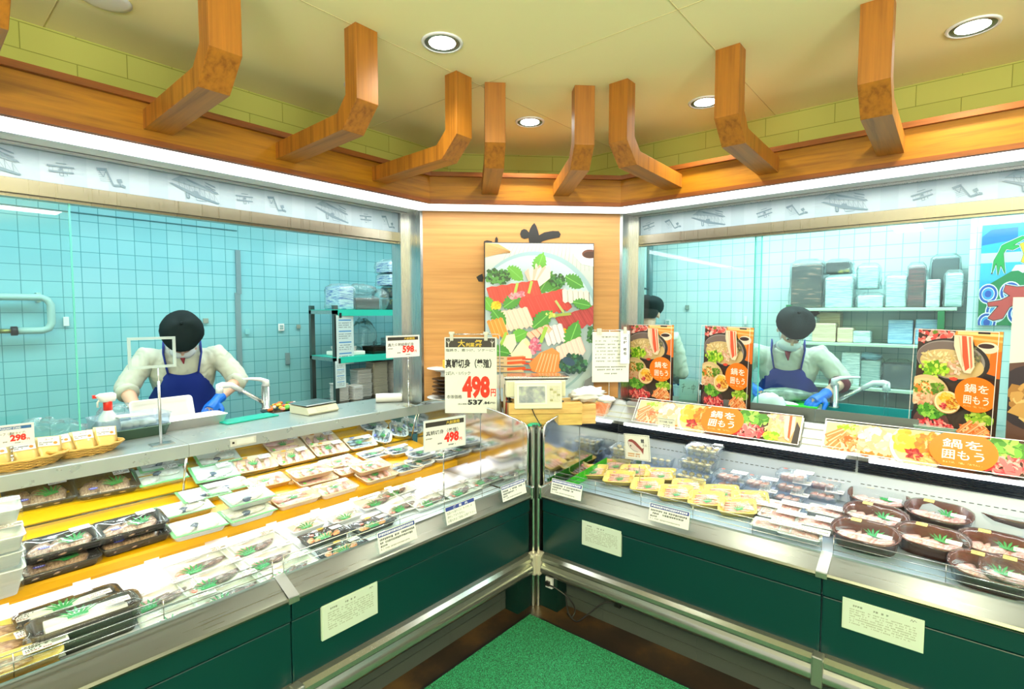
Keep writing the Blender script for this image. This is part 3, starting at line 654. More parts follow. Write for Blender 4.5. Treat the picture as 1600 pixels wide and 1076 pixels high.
c.poly([(305,740),(330,700),(395,690),(406,750),(370,812),(300,790)], (240,236,200)); c.poly([(370,810),(440,725),(465,712),(510,770),(490,850),(400,840)], (244,238,196)); c.poly([(465,712),(510,770),(500,790),(450,740)], (226,220,170))
c.line([(550,740),(585,650)], 22, (150,190,70)); c.scat(520, 760, 34, 44, 50, 7, 12, [(206,100,130),(226,150,170),(190,80,110)], 1, 55); c.scat(260, 790, 50, 50, 60, 7, 12, [(206,100,130),(226,150,170),(190,80,110)], 1, 56); c.line([(310,760),(345,680)], 16, (150,190,70))
c.leaf(310, 790, 110, 44, .2, G1); slab(640, 770, 760, 720, 5, 90, 1.2, (240,206,190), (226,170,160)); c.leaf(690, 870, 70, 30, 0, G1)
for k, yy in enumerate((830, 855, 890)): c.line([(222,yy),(360,yy+4),(450,yy-2+k*4)], 30, (214,186,140)); c.line([(222,yy-4),(330,yy)], 8, (150,130,100)); c.line([(350,yy+2),(460,yy-4)], 16, (226,90,40)); c.line([(440,yy+4),(580,yy+8)], 9, (206,60,30))
c.poly([(480,860),(545,800),(620,770),(665,800),(672,905),(600,930),(500,905)], (240,140,70))
for k in range(6): c.line([(520+k*22,910),(560+k*18,800+k*2)], 4, (252,206,160))
c.scat(750, 865, 80, 54, 120, 8, 16, [(20,60,60),(40,96,80),(30,76,50),(60,120,80)], .8, 57); c.ell(720, 850, 40, 22, (40,70,96), .4); c.scat(855, 700, 22, 50, 40, 7, 12, [(30,86,50),(60,120,60)], .8, 58)
c.ell(310, 960, 110, 40, (220,214,200), jag=.05); c.poly([(222,1000),(872,1010),(872,1075),(222,1075)], (206,226,232)); c.poly([(820,960),(872,930),(872,1075),(790,1075)], (110,116,120))
o = c.build('printed_sheet', r); o.location = (.006, 0, .006)
# black calligraphy cut-outs around it (only their ends show)
r = empty('wall_lettering', 'black brush stroke lettering on the wooden wall, mostly hidden behind the sashimi poster', 'lettering', (p.x+.025, p.y+.04, 1.02), -math.pi/4)
def brush(pts, nm='brush_stroke'):
    b = B(); k = b.add([(x, 0, z) for x, z in pts]); k2 = b.add([(x, .012, z) for x, z in pts]); n = len(pts); b.face(range(k,k+n)); b.face(range(k2,k2+n))
    for i in range(n): j=(i+1)%n; b.face([k+i,k+j,k2+j,k2+i])
    return b.build(nm, M('black_lettering', (26,26,24), .6), r)
_q = PWID/650
def bq(pts): return [((x-222)*_q, 1.035+(172-y)*_q) for x, y in pts]
brush(bq([(445,118),(452,96),(468,88),(484,92),(498,108),(504,88),(516,66),(530,52),(542,70),(552,98),(558,124),(590,106),(640,97),(676,98),(688,116),(682,134),(650,140),(612,148),(580,158),(560,172),(500,172),(496,140),(470,146),(452,138)]))
brush(bq([(232,162),(250,157),(280,162),(282,176),(230,176)])); brush(bq([(296,170),(298,146),(306,134),(314,148),(314,174)])); brush(bq([(186,372),(204,360),(222,352),(228,376),(224,400),(200,398)])); brush(bq([(208,850),(220,790),(228,800),(228,905),(216,900)]))

# fish festival banner on the tiled column
r = empty('fish_banner', 'blue big catch banner with waves, green ribbon and red brush strokes on the tiled column', 'banner', (2.188, -1.822, 1.522), RZ)
c = Cv(.8, .62, 796, 455, (30,140,200), x0=258, y0=78); c.rect(258,78,1060,540,(40,160,214)); c.rect(258,205,1060,250,(190,230,236)); c.poly([(258,130),(300,100),(420,96),(420,150),(258,170)], (20,110,180)); c.rect(258,250,1060,330,(60,170,220))
c.poly([(258,370),(330,330),(400,290),(470,270),(560,300),(700,380),(1060,420),(1060,540),(258,540)], (20,120,70)); c.poly([(400,290),(416,264),(450,262),(480,280),(500,300),(470,290),(450,300),(430,288)], (240,244,236))
for k, (cx, cy, rr) in enumerate(((300,390,46),(400,385,50),(500,400,50),(340,470,50),(440,480,50),(560,470,60),(660,400,50),(300,520,46),(720,500,60),(860,460,60),(980,500,60))):
    for q, cl in ((1, (236,244,246)), (.9, (30,80,170)), (.66, (236,244,246)), (.58, (60,150,210)), (.34, (30,80,170))): c.ell(cx, cy, rr*q, rr*q, cl, n=26)
def outl(pts, col, wv=10): c.line(pts+[pts[0]], wv*1.8, (240,244,236)); c.line(pts+[pts[0]], wv, (30,40,60)); c.poly(pts, col)
outl([(372,165),(440,138),(453,146),(400,176),(440,178),(400,196),(372,190),(360,210),(372,300),(350,260),(340,306),(330,250),(312,300),(318,240),(340,200),(350,175)], (20,150,70), 4)
outl([(430,172),(470,160),(500,180),(490,220),(510,250),(470,262),(440,250),(450,215)], (236,236,40), 5)
outl([(300,430),(360,420),(400,400),(370,380),(378,352),(430,362),(520,356),(560,330),(600,360),(590,420),(660,470),(640,510),(560,460),(490,420),(440,430),(400,450),(372,500),(330,510),(306,500),(330,470),(352,444),(304,446)], (196,70,66), 7)
outl([(690,300),(790,290),(800,330),(760,350),(790,420),(730,440),(700,380)], (196,70,66), 7)
c.build('printed_cloth', r, vcol('print_cloth', .8)); b = B(); b.box(-.012,.812,.002,.0045,-.012,.632); b.build('clear_cover', FILM, r)

# hanging price sign (A3) with its stand
def stand_pole(b, x, z0, z1, y=0): b.tube([(x,y,z0),(x,y,(z0+z1)*.5)], .0042, 8); b.tube([(x,y,(z0+z1)*.5),(x,y,z1)], .003, 8)
r = empty('price_sign', 'large white A3 price sign with red 498 hanging from a wire stand', 'price sign', (-.20,.50,1.026), math.radians(-49.8))
c = Cv(.297, .435, 540, 838, (226,232,220), x0=64, y0=165)
c.rect(76,176,586,276,(52,48,42)); c.text('大', 200, 272, 80, (216,186,60), .02, wfit=76, res=2); c.text('創業', 282, 272, 48, (216,186,60), .02, wfit=92, res=2); c.text('祭', 376, 272, 80, (216,186,60), .02, wfit=82, res=2)
for sx in (104, 556): c.line([(sx,272),(sx,214)], 5, (220,220,210)); c.line([(sx,232),(sx-18,206)], 5, (220,220,210)); c.line([(sx,236),(sx+18,206)], 5, (220,220,210)); c.line([(sx,216),(sx-6,190)], 3, (220,220,210))
c.text('塩焼き、煮つけ、ソテーに！', 74, 324, 34, (40,40,40), .006, wfit=506); c.text('真鯛切身（養殖）', 70, 506, 104, (24,24,24), .03, wfit=478, res=2)
c.text('2切入・1パック', 74, 582, 42, (40,40,40), .006, wfit=256); c.text('本体価格', 82, 844, 44, (30,30,30), .006, wfit=158)
c.text('498', 244, 842, 250, (232,50,20), .055, wfit=288, res=3); c.text('円', 540, 818, 84, (232,50,20), .03, wfit=54, res=2); c.text('537', 300, 912, 58, (20,20,20), .05, wfit=160, res=2); c.text('.84', 462, 906, 34, (20,20,20), .04, wfit=66); c.text('円）', 534, 902, 24, (30,30,30), .02, wfit=54); c.text('(税込価格', 198, 914, 20, (30,30,30), .01, wfit=92)
c.build('printed_sheet', r)
b = B(); b.tube([(.03,.006,.452),(.305,.006,.452),(.312,.006,.44),(.315,.006,.2),(.315,.006,-.053)], .003, 8); b.build('wire_stand', POL, r)
for x in (.04, .235):
    b = B(); b.box(x-.010,x+.010,-.006,.008,.415,.455); b.box(x-.016,x+.016,-.004,.01,.452,.466); b.build('clip', M('clear_clip', (206,206,190), .2), r, bevel=.003)
b = B(); b.box(.27,.36,-.03,.05,-.0535,-.050); b.build('stand_base', STEEL, r)
def small_sign(label, loc, rz, w, h, pole, price, title, base=True, head=True, tax=True, off=.5, hd=('大創業祭',(52,48,42),(216,186,60))):
    r = empty('price_card', label, 'price sign', loc, rz); c = Cv(w, h, 380, 250, (236,238,232)); m = 12
    if head: c.rect(10,12,370,52,hd[1]); c.text(hd[0], 200 if hd[0][0]=='大' else 100, 48, 30, hd[2], .02, wfit=130 if hd[0][0]=='大' else 180)
    c.text(title, 14, 122, 38, (30,30,30), .01, wfit=300 if len(title)>6 else 200); c.dashes(14, 144, 100, 1, 12, 12, (120,120,110)); c.dashes(120, 196, 178, 1, 12, 14, (70,70,70))
    c.text(price, 180, 206, 88, (226,44,30), .055, wfit=140, res=2); c.text('円', 324, 206, 28, (226,44,30), .03, wfit=26)
    if tax: c.dashes(220, 222, 320, 1, 10, 11, (50,50,50))
    c.build('printed_card', r)
    b = B(); q = .004
    b.box(-q,w+q,-.001,.004,-q,0); b.box(-q,w+q,-.001,.004,h,h+q); b.box(-q,0,-.001,.004,0,h); b.box(w,w+q,-.001,.004,0,h); b.build('clear_holder', M('holder_plastic', (216,226,230), .2), r)
    if pole:
        b = B(); stand_pole(b, w*off, -pole, -.004, .003); b.ell((w*off,.003,-.012), (.006,.005,.010), 8, 6); b.ell((w*off,.003,-pole*.5), (.006,.006,.008), 8, 6); b.build('pole', POL, r)
        if base: b = B(); b.box(w*off-.03,w*off+.03,-.025,.03,-pole-.0,-pole+.003); b.build('base_plate', POL, r)
    return r
small_sign('white price card reading 498 on a pole inside the left case', (-.495,.335,.888), -.18, .25, .155, .268, '498', '真鯛切身（養殖）', off=.46)
small_sign('white price card reading 598 on a thin pole at the end of the left counter', (-.27,.945,1.325), -.10, .235, .13, .322, '598', '真たら明細骨切身', off=.66)
small_sign('white price card reading 298 behind the left wicker basket', (-2.02,1.02,1.095), -.05, .125, .075, .088, '298', '鍋用スープ（濃縮タイプ）', off=.5, hd=('PLEASANT STAND',(40,90,150),(230,236,240)))
# empty frame on a pole
r = empty('empty_sign_frame', 'empty clear sign frame on a steel pole before the left worker', 'sign frame', (-1.575,1.02,1.352), .0)
b = B()
for q in ((0,.185,0,.012),(0,.185,.128,.14),(0,.012,.012,.128),(.173,.185,.012,.128)): b.box(q[0],q[1],0,.006,q[2],q[3])
b.build('clear_frame', glass('frosted_frame', (226,240,240), 1.2, .2, 1.5, .45), r); b = B(); stand_pole(b, .112, -.348, 0, .003); b.tube([(.112,.003,-.348),(.112,.003,-.06)], .006, 8); b.build('pole', STEELV, r)
b = B(); b.box(.07,.16,-.03,.035,-.3485,-.345); b.build('base_plate', STEEL, r)
# business permit hanging from a stand by the right window
_pp = on_plane(925, 597, (1,1,0), .80); _pw = (on_plane(977, 597, (1,1,0), .80)-_pp).length/.245
r = empty('permit_notice', 'white printed permit sheet hanging from a wire stand beside the sashimi poster', 'notice', _pp, -math.pi/4)
c = Cv(.245, .33, 240, 330, (232,236,226)); c.text('営業許可証', 60, 40, 12, (90,100,90), .01, wfit=110)
c.dashes(20,56,90,7,22,9,(140,150,140),4,.8); c.dashes(100,56,200,7,22,9,(140,150,140),5,.7); c.dashes(20,226,220,2,18,9,(110,120,110),6); c.dashes(80,270,200,1,12,9,(110,120,110),7); c.build('printed_sheet', r)
b = B(); b.tube([(.0,.004,.34),(.235,.004,.34)], .0025, 6); b.tube([(.115,.004,.34),(.115,.004,-.108)], .0028, 6); b.build('wire_stand', POL, r)
b = B(); b.box(.03,.06,-.004,.008,.31,.352); b.build('clip', M('clear_clip', (206,206,190), .2), r)
b = B(); b.box(.08,.15,-.03,.03,-.110,-.107); b.build('stand_base', STEEL, r)
r = empty('name_card', 'narrow white name card with vertical black lettering clipped beside the permit sheet', 'name card', on_plane(969, 568, (1,1,0), .775), -math.pi/4)
c = Cv(.062, .215, 62, 215, (236,240,236))
for k, g in enumerate('北村'): c.text(g, 20, 60+k*26, 20, (30,34,40), .03, wfit=22)
for k, g in enumerate('鉄也'): c.text(g, 20, 132+k*26, 20, (30,34,40), .03, wfit=22)
c.line([(56,20),(56,190)], 3, (60,100,170)); c.build('printed_card', r); b = B(); b.box(.02,.04,-.004,.008,.2,.24); b.build('clip', M('clear_clip', (206,206,190), .2), r)
# fish picture card and 299 card in the right case
r = empty('fish_card', 'square card with a red fish drawing on a pin above the yellow trays', 'price card', (.37,-.345,.792), RZ-.1); r.rotation_euler = (0, math.radians(-5), RZ-.1)
c = Cv(.16, .14, 160, 140, (236,236,226))
for k in range(15): c.rect(6+k*10,4,10+k*10,7,(50,60,60)); c.rect(6+k*10,133,10+k*10,136,(50,60,60))
for k in range(13): c.rect(4,6+k*10,7,10+k*10,(50,60,60)); c.rect(153,6+k*10,156,10+k*10,(50,60,60))
c.poly([(24,44),(30,34),(48,30),(70,40),(92,58),(112,74),(124,70),(120,90),(116,106),(104,92),(86,94),(60,90),(40,76),(28,60)], (220,206,200)); c.poly([(24,42),(34,30),(52,28),(74,38),(96,58),(114,74),(124,68),(118,104),(104,84),(80,66),(56,46),(36,42)], (140,70,66)); c.ell(42,64,4,5,(40,30,30)); c.line([(24,44),(30,64),(40,76),(60,90),(86,94)],1.6,(70,40,40))
c.text('鱈', 108, 44, 22, (50,50,60), .01, wfit=20); c.text('たら', 118, 62, 12, (60,60,70), .01, wfit=26); c.dashes(22,104,100,2,12,8,(206,150,90),9); c.build('printed_card', r)
b = B(); b.tube([(.08,.003,0),(.086,.003,-.04),(.082,.004,-.12)], .0022, 6); b.box(.07,.1,-.001,.006,-.02,.0); b.build('pin', POL, r)
r = empty('price_card', 'small white card reading 298 clipped to the left long food strip', 'price card', (.825,-.325,.878), RZ)
c = Cv(.11, .073, 110, 73, (226,230,214)); c.text('たつみ屋／牡蠣', 12, 28, 12, (60,70,60), .01, wfit=84); c.text('298', 34, 56, 18, (60,60,60), .01, wfit=44, res=2); c.rect(3,3,107,5,(120,130,110)); c.rect(3,68,107,70,(120,130,110)); c.build('printed_card', r)
b = B(); b.box(.0,.11,.002,.012,-.012,.0); b.build('clear_foot', ACR, r)

# rail cards and notices on the green panels
def railcard(side, x, label, kind=0):
    r = empty('rail_card', label, 'notice card', (0,0,0), ROT[side]); c = Cv(.19, .078, 190, 78, (232,236,228))
    c.rect(3,2,187,19,(40,60,140))
    if kind: c.text('ご　案　内', 50, 17, 12, (236,240,246), .02, wfit=92); [c.text(t, 8, 36+k*17, 12, (60,64,70), 0, wfit=wd) for k, (t, wd) in enumerate((('当店のお造りには「わさび」は',160),('添付しておりません。',112),('必要な方はご自由にお取り下さい。',176)))]
    else: c.dashes(8,6,184,1,10,10,(226,230,240),2,1); c.dashes(8,26,184,2,13,9,(80,84,90),int(abs(x)*99)); c.dashes(8,52,60,1,12,8,(90,90,96),8); c.dashes(8,64,184,1,8,6,(150,150,150),5)
    o = c.build('printed_card', r); o.location = (x, -.005, .643); o.rotation_euler = (-.22, 0, 0)
    b = B(); b.prism([(.006,.64),(.004,.648),(.02,.724),(.022,.724),(.03,.66)], x, x+.19); b.build('clear_holder', ACR, r); return r
railcard(-1, -1.018, 'blue headed notice card on the left case rail below the salmon trays'); railcard(-1, -.655, 'blue headed guidance card on the left case rail, middle one', 1); railcard(-1, -.272, 'blue headed notice card on the left case rail nearest the corner post')
railcard(1, .105, 'blue headed notice card on the right case rail nearest the corner post'); railcard(1, .665, 'blue headed notice card on the right case rail below the yellow trays')
def notice(side, x, z, w, h, label, hand=''):
    r = empty('paper_notice', label, 'notice', (0,0,0), ROT[side]); c = Cv(w, h, 240, 240*h/w, (196,208,198)); H = 240*h/w
    c.dashes(30,14,210,1,10,8,(120,130,120),3,.5); c.dashes(20,30,224,int((H-46)/9),9,5,(150,158,144),11,.7)
    if hand: c.line([(204,12),(208,4),(212,12),(216,4),(222,10)], 1.4, (60,60,60))
    o = c.build('printed_sheet', r); o.location = (x, -.0045, z)
    b = B(); b.box(x-.004,x+w+.004,-.0028,.006 if z < .53 else .0,z-.004,z+h+.004); b.build('plastic_sleeve', M('sleeve', (196,214,196), .3), r); return r
notice(-1, -1.268, .408, .233, .122, 'white paper sheet taped to the green front of the left case', 'y'); notice(1, .307, .424, .214, .118, 'white paper sheet on the green front right of the corner post'); notice(1, 1.445, .438, .232, .108, 'white paper sheet on the green front at the right picture edge', 'y')
# thermometer plate on the left fascia
r = empty('fascia_thermometer', 'small thermometer display on the steel fascia of the left case', 'thermometer', (0,0,0)); q = at(359, 687, 'y', .924).x
b = B(); b.box(q,q+.125,.921,.925,.954,.990); b.build('display_frame', M('display_frame', (196,200,196), .3), r, bevel=.002); b = B(); b.box(q+.03,q+.112,.9202,.9215,.962,.984); b.build('display_window', M('display_window', (214,222,220), .15), r)
b = B(); b.box(q+.010,q+.02,.9202,.9215,.968,.978); b.build('button', BLACK, r)

# printed clear film above the windows with biplanes
BP = (100,128,140)
def biplane(c, x, y, s, a=0, col=BP):
    ca, sa = math.cos(a)*s, math.sin(a)*s
    T = lambda u, v: (x+u*ca-v*sa, y+u*sa+v*ca)
    c.poly([T(-60,-20),(T(60,-24)),T(62,-16),T(-58,-10)], col); c.poly([T(-54,10),T(58,6),T(60,14),T(-50,20)], col)
    for u in (-50,-34,-10,10,34,50): c.line([T(u,-14),T(u,12)], 1.2*s, col)
    c.line([T(-20,-34),T(26,-36)], 4*s, col); c.ell(*T(2,-4), 9*s, 7*s, col, jag=.2); c.line([T(-6,4),T(-4,34),T(12,34),T(10,4)], 3*s, col); c.line([T(28,20),T(30,30)], 4*s, col)
def glider(c, x, y, s, a=0, col=BP):
    ca, sa = math.cos(a)*s, math.sin(a)*s
    T = lambda u, v: (x+u*ca-v*sa, y+u*sa+v*ca)
    c.line([T(-60,-26),T(-20,-34),T(-30,10),T(-56,-26)], 2*s, col); c.poly([T(-60,-26),T(-22,-34),T(-26,-22),T(-54,-14)], col)
    for k in range(6): c.line([T(-56+k*3,-14+k*9),T(-22+k*5,-22+k*9)], 1.2*s, col)
    c.line([T(-24,-30),T(10,36)], 6*s, col); c.poly([T(6,36),T(36,28),T(40,38),T(14,44)], col); c.poly([T(22,6),T(40,0),T(46,16),T(30,22)], col); c.line([T(34,18),T(44,38)], 4*s, col); c.poly([T(44,24),T(60,30),T(60,40),T(46,38)], col)
def bigplane(c, x, y, s, col=BP):
    T = lambda u, v: (x+u*s, y+v*s)
    c.poly([T(-100,-34),T(-60,-60),T(60,-24),T(100,4),T(60,-6)], (130,154,164)); c.poly([T(-110,-18),T(-96,-20),T(20,18),T(110,44),T(104,50),T(0,30)], col); c.poly([T(-40,-52),T(100,-8),T(108,2),T(-30,-40)], col)
    for u in range(-70, 100, 22): c.line([T(u,-40+(u+70)*.28),T(u+4,-6+(u+70)*.3)], 1.6*s, col); c.line([T(u,-40+(u+70)*.28),T(u+24,2+(u+70)*.3)], 1*s, col)
    c.ell(*T(0,10), 14*s, 10*s, col, jag=.25); c.line([T(-40,10),T(-36,40),T(-26,40),T(-28,10)], 5*s, col); c.line([T(0,30),T(6,44),T(50,44)], 2*s, col)
    for k in range(3): c.poly([T(40,-50+k*14),T(90,-34+k*14),T(92,-28+k*14),T(50,-42+k*14)], col)
def valance(side, label):
    r = empty('printed_film', label, 'film curtain', (0,0,0), ROT[side]); L = 3.2; c = Cv(L, .128, 3200, 128, (168,188,196), th=.001)
    for k in range(0, 3200, 150): c.rect(k, 0, k+76, 128, (160,181,190))
    xs = 3180 if side < 0 else 0; sg = -1 if side < 0 else 1; k = 0; q = 60
    while q < 3100:
        x = xs+sg*q
        if k % 3 == 0: glider(c, x, 66, .9, .1) if side < 0 else biplane(c, x, 74, .72, -.2)
        elif k % 3 == 1: biplane(c, x, 70, .72, 0) if side < 0 else glider(c, x, 70, .9, -.1)
        else: bigplane(c, x, 68, 1.0)
        q += 170 if k % 3 == 0 else (230 if k % 3 == 1 else 330); k += 1
    o = c.build('film_sheet', r, vcol('print_film', .3)); o.location = (-3.2-.046 if side < 0 else .046, WY-.012, 2.127); return r
valance(-1, 'pale film with grey biplane prints above the left window'); valance(1, 'pale film with grey biplane prints above the right window')
# ---------------- packs of fish ----------------
class FakeParent: pass
def mesh_of(o): me = o.data; bpy.data.objects.remove(o); return me
def tray_mesh(w, l, h, r, col_mat, flare=.014, n=4, lip=.004):
    b = B(); b.sm = True; wi, li = w-2*flare, l-2*flare
    b.loft([rrect(wi,li,r*.8,0,n), rrect(w-2*lip,l-2*lip,r,h-.002,n), rrect(w,l,r,h-.002,n), rrect(w,l,r,h,n), rrect(w-2*lip-.004,l-2*lip-.004,r,h,n), rrect(wi-.006,li-.006,r*.8,.004,n)])
    return mesh_of(b.build('tray', col_mat))
def film_mesh(w, l, h, r, dome=.008, n=4, mat=None):
    b = B(); b.sm = True; rnd = random.Random(int(w*1000+l*777))
    rings = [rrect(w+.001,l+.001,r,h*.35,n), rrect(w+.003,l+.003,r,h,n)]
    for k, (q, z) in enumerate(((.82,.75),(.5,1.0),(.12,.95))):
        rg = rrect(w*q,l*q,r*q,h+dome*z,n); rings.append([(x,y,zz+rnd.uniform(-.0016,.0016)) for x,y,zz in rg])
    b.loft(rings, cap=False); k = len(b.v)-len(rings[-1]); b.face(range(k, len(b.v)))
    return mesh_of(b.build('film', mat or FILM))
def fillet_mesh(L, Wd, H, mat, taper=.55, skin=None, stripes=0, seed=1):
    b = B(); rnd = random.Random(seed); rings = []; b.sm = True; n = 10; m = 7
    for i in range(m):
        t = i/(m-1); k = math.sin(math.pi*min(.97, max(.04, t*.92+.04)))**.55*(1-(1-taper)*t*.8); x = L*(t-.5); off = rnd.uniform(-.04,.04)*Wd
        rings.append([(x+rnd.uniform(-.02,.02)*L*.3, off+Wd/2*k*math.cos(a*2*math.pi/n), max(0, H*(.42+.5*k*math.sin(a*2*math.pi/n)))) for a in range(n)])
    b.loft(rings); return mesh_of(b.build('fillet', mat))
def label_mesh(w=.06, h=.032, seed=1, col=(246,246,244), bar=True):
    c = Cv(w, h, 60, 32, col, th=.0006); c.dashes(3,3,50,1,6,5,(60,60,60),seed); c.dashes(3,11,34,2,7,5,(90,90,90),seed+1); 
    if bar:
        for k in range(12): c.rect(38+k*1.6,12,38.8+k*1.6,22,(40,40,40))
    c.dashes(3,25,56,1,6,4,(150,60,60) if seed % 2 else (90,90,90),seed+2)
    o = c.build('label'); me = mesh_of(o); me.transform(Matrix.Rotation(-math.pi/2,4,'X')); return me    # lies flat, face up
def oval_mesh(rx, ry, col, mark):
    c = Cv(2*rx, 2*ry, 20, 10, col, th=.0005); b = B(); b.loft([[(rx*math.cos(a*math.pi/9),ry*math.sin(a*math.pi/9),z) for a in range(18)] for z in (0,.0006)]); b.col = col
    b.c = [col]*len(b.c); k = len(b.f)
    for q in range(4): b.col = mark; x = -rx*.6+q*rx*.36; b.face([b.add([(x,-ry*.3,.0008),(x+rx*.22,-ry*.3,.0008),(x+rx*.22,ry*.35,.0008),(x,ry*.35,.0008)])+i for i in range(4)], mark)
    return mesh_of(b.build('sticker', PRINT))
def leafgreen_mesh(s=1.0, seed=1):
    b = B(); rnd = random.Random(seed); k = 7
    for i in range(k):
        a = -1.0+2.0*i/(k-1); L = s*.036*(1-.25*abs(a)); x0 = s*.004*(i-3)
        v = b.add([(x0-.0022*s,0,.0),(x0+.0022*s,0,.0),(x0+math.sin(a)*L*.6+.0028*s,math.cos(a)*L*.6,.003),(x0+math.sin(a)*L,math.cos(a)*L,.002),(x0+math.sin(a)*L*.6-.0028*s,math.cos(a)*L*.6,.003)])
        b.face(range(v, v+5))
    b.box(-.016*s,.016*s,-.008*s,.001,0,.0012)
    return mesh_of(b.build('leaf', M('green_garnish', (30,150,70), .4)))
def mottled(name, c1, c2, sc=60, rough=.3):
    m = M(name, c1, rough, coat=.3); f = noise(m, coordmap(m, (1,2.2,1)), sc, 4); nodes(m)[1].new(ramp(m, f, [(.4,c2),(.6,c1)]), nodes(m)[2].inputs['Base Color']); return m
FPINK = mottled('pink_fish_flesh', (236,196,190), (214,150,150)); FWHITE = mottled('white_fish_flesh', (240,236,230), (214,206,200)); FSKIN = mottled('silver_fish_skin', (150,166,180), (40,54,74), 40, .2)
FBROWN = mottled('brown_fish_fillet', (206,170,140), (150,110,90)); FDARK = mottled('grey_fish_skin', (150,120,110), (70,60,60), 50); FSALM = mottled('orange_salmon_flesh', (244,150,80), (250,190,130), 90); FROSE = mottled('rose_sliced_fish', (240,206,196), (214,130,120), 70)
BALL = mottled('oyster_flesh', (216,206,170), (176,164,120), 80); TWH = M('white_foam', (240,240,236), .5); TPE = M('peach_foam', (250,218,180), .5); TYE = M('yellow_foam', (250,214,110), .5); TBK = M('black_tray_gloss', (30,26,22), .25)
TBR = M('dark_brown_tray_gloss', (84,36,24), .2); TCL = glass('clear_tub', (240,246,252), .9, .06, 1.5, .10); TSI = M('black_gold_tray', (60,54,40), .25, .3); GTRIM = M('green_film_edge', (120,200,130), .35); TGW = M('white_green_foam', (236,242,236), .5)
MS = dict(label=label_mesh(seed=1), label2=label_mesh(.05,.03,4), blue=oval_mesh(.016,.007,(60,70,190),(230,232,246)), gold=oval_mesh(.017,.008,(236,190,40),(180,110,20)), orange=oval_mesh(.014,.007,(250,170,30),(220,110,20)),
          green=label_mesh(.014,.016,2,(90,220,60),False), leaf=leafgreen_mesh(1), bigleaf=leafgreen_mesh(1.5, 3), gold2=label_mesh(.038,.026,8,(236,214,120),False), red=oval_mesh(.009,.009,(236,90,70),(250,240,230)))
F_ = dict(pink=fillet_mesh(.125,.040,.022,FPINK,.5,seed=2), white=fillet_mesh(.12,.075,.022,FWHITE,.6,seed=3), silver=fillet_mesh(.16,.036,.018,FSKIN,.4,seed=4), brown=fillet_mesh(.12,.075,.026,FBROWN,.8,seed=5), dark=fillet_mesh(.13,.06,.026,FDARK,.6,seed=6),
          salmon=fillet_mesh(.055,.032,.016,FSALM,.8,seed=7), rose=fillet_mesh(.10,.024,.018,FROSE,.5,seed=8), skinb=fillet_mesh(.05,.03,.024,M('dark_blue_fish_skin', (70,84,110), .2),.7,seed=9), pinks=fillet_mesh(.10,.05,.024,FPINK,.7,seed=10))
_b = B(); _b.ell((0,0,.012), (.017,.013,.012), 10, 7); F_['ball'] = mesh_of(_b.build('ball', BALL))
def O(name, me, parent, loc=(0,0,0), rz=0, rx=0, label=None):
    o = bpy.data.objects.new(name, me); scn.collection.objects.link(o); o.parent = parent; o.location = loc; o.rotation_euler = (rx, 0, rz)
    if label: o['label'] = label
    return o
TRAYS = {}
def tm(kind, *a, **k):
    if kind not in TRAYS: TRAYS[kind] = tray_mesh(*a, **k)
    return TRAYS[kind]
def flm(w, l, h, r, dome=.008):
    k = ('f', w, l, h, r)
    if k not in TRAYS: TRAYS[k] = film_mesh(w, l, h, r, dome)
    return TRAYS[k]
# kind: (width, depth, height, radius, tray material, fill)
KINDS = {
 'peach':  (.205,.135,.026,.018,TPE,'peach coloured foam tray of pink fish fillets'),
 'silver': (.185,.125,.026,.018,TPE,'foam tray of silver skinned fish halves'),
 'silverw':(.185,.125,.026,.05,TWH,'pale round cornered tray of blue silver fish'),
 'green':  (.20,.135,.026,.018,TGW,'white tray with green edged film over white fish pieces'),
 'black':  (.225,.145,.034,.02,TBK,'black tray of pale brown fish fillets'),
 'sasa':   (.27,.12,.045,.03,TSI,'shiny black tray with white wrapped fish sticks'),
 'flat':   (.235,.125,.018,.008,TWH,'flat white tray of fish slices with green leaf garnish'),
 'salmon': (.20,.11,.030,.008,TBK,'black tray of orange salmon sashimi'),
 'smallsal':(.16,.09,.022,.008,TWH,'small tray of pink sashimi slices'),
 'yellow': (.175,.140,.030,.022,TYE,'yellow foam tray of rose sliced fish'),
 'yellowl':(.205,.115,.030,.03,TYE,'yellow tray holding a fish fillet under a white label'),
 'tub':    (.19,.15,.055,.02,TCL,'clear tub packed with cream oysters'),
 'tubw':   (.17,.13,.03,.016,TCL,'clear flat tub topped with a white sheet'),
 'clearp': (.150,.115,.035,.018,TCL,'clear tub with a white label over pale fish'),
 'whitep': (.165,.105,.028,.012,TWH,'white tray of minced fish under a printed film'),
 'oval':   (.245,.185,.058,.08,TBR,'oval dark brown tray of pink sashimi with gold sticker'),
 'whites': (.16,.12,.05,.014,TGW,'pale green foam pack at the left picture edge'),
}
PACKS = []
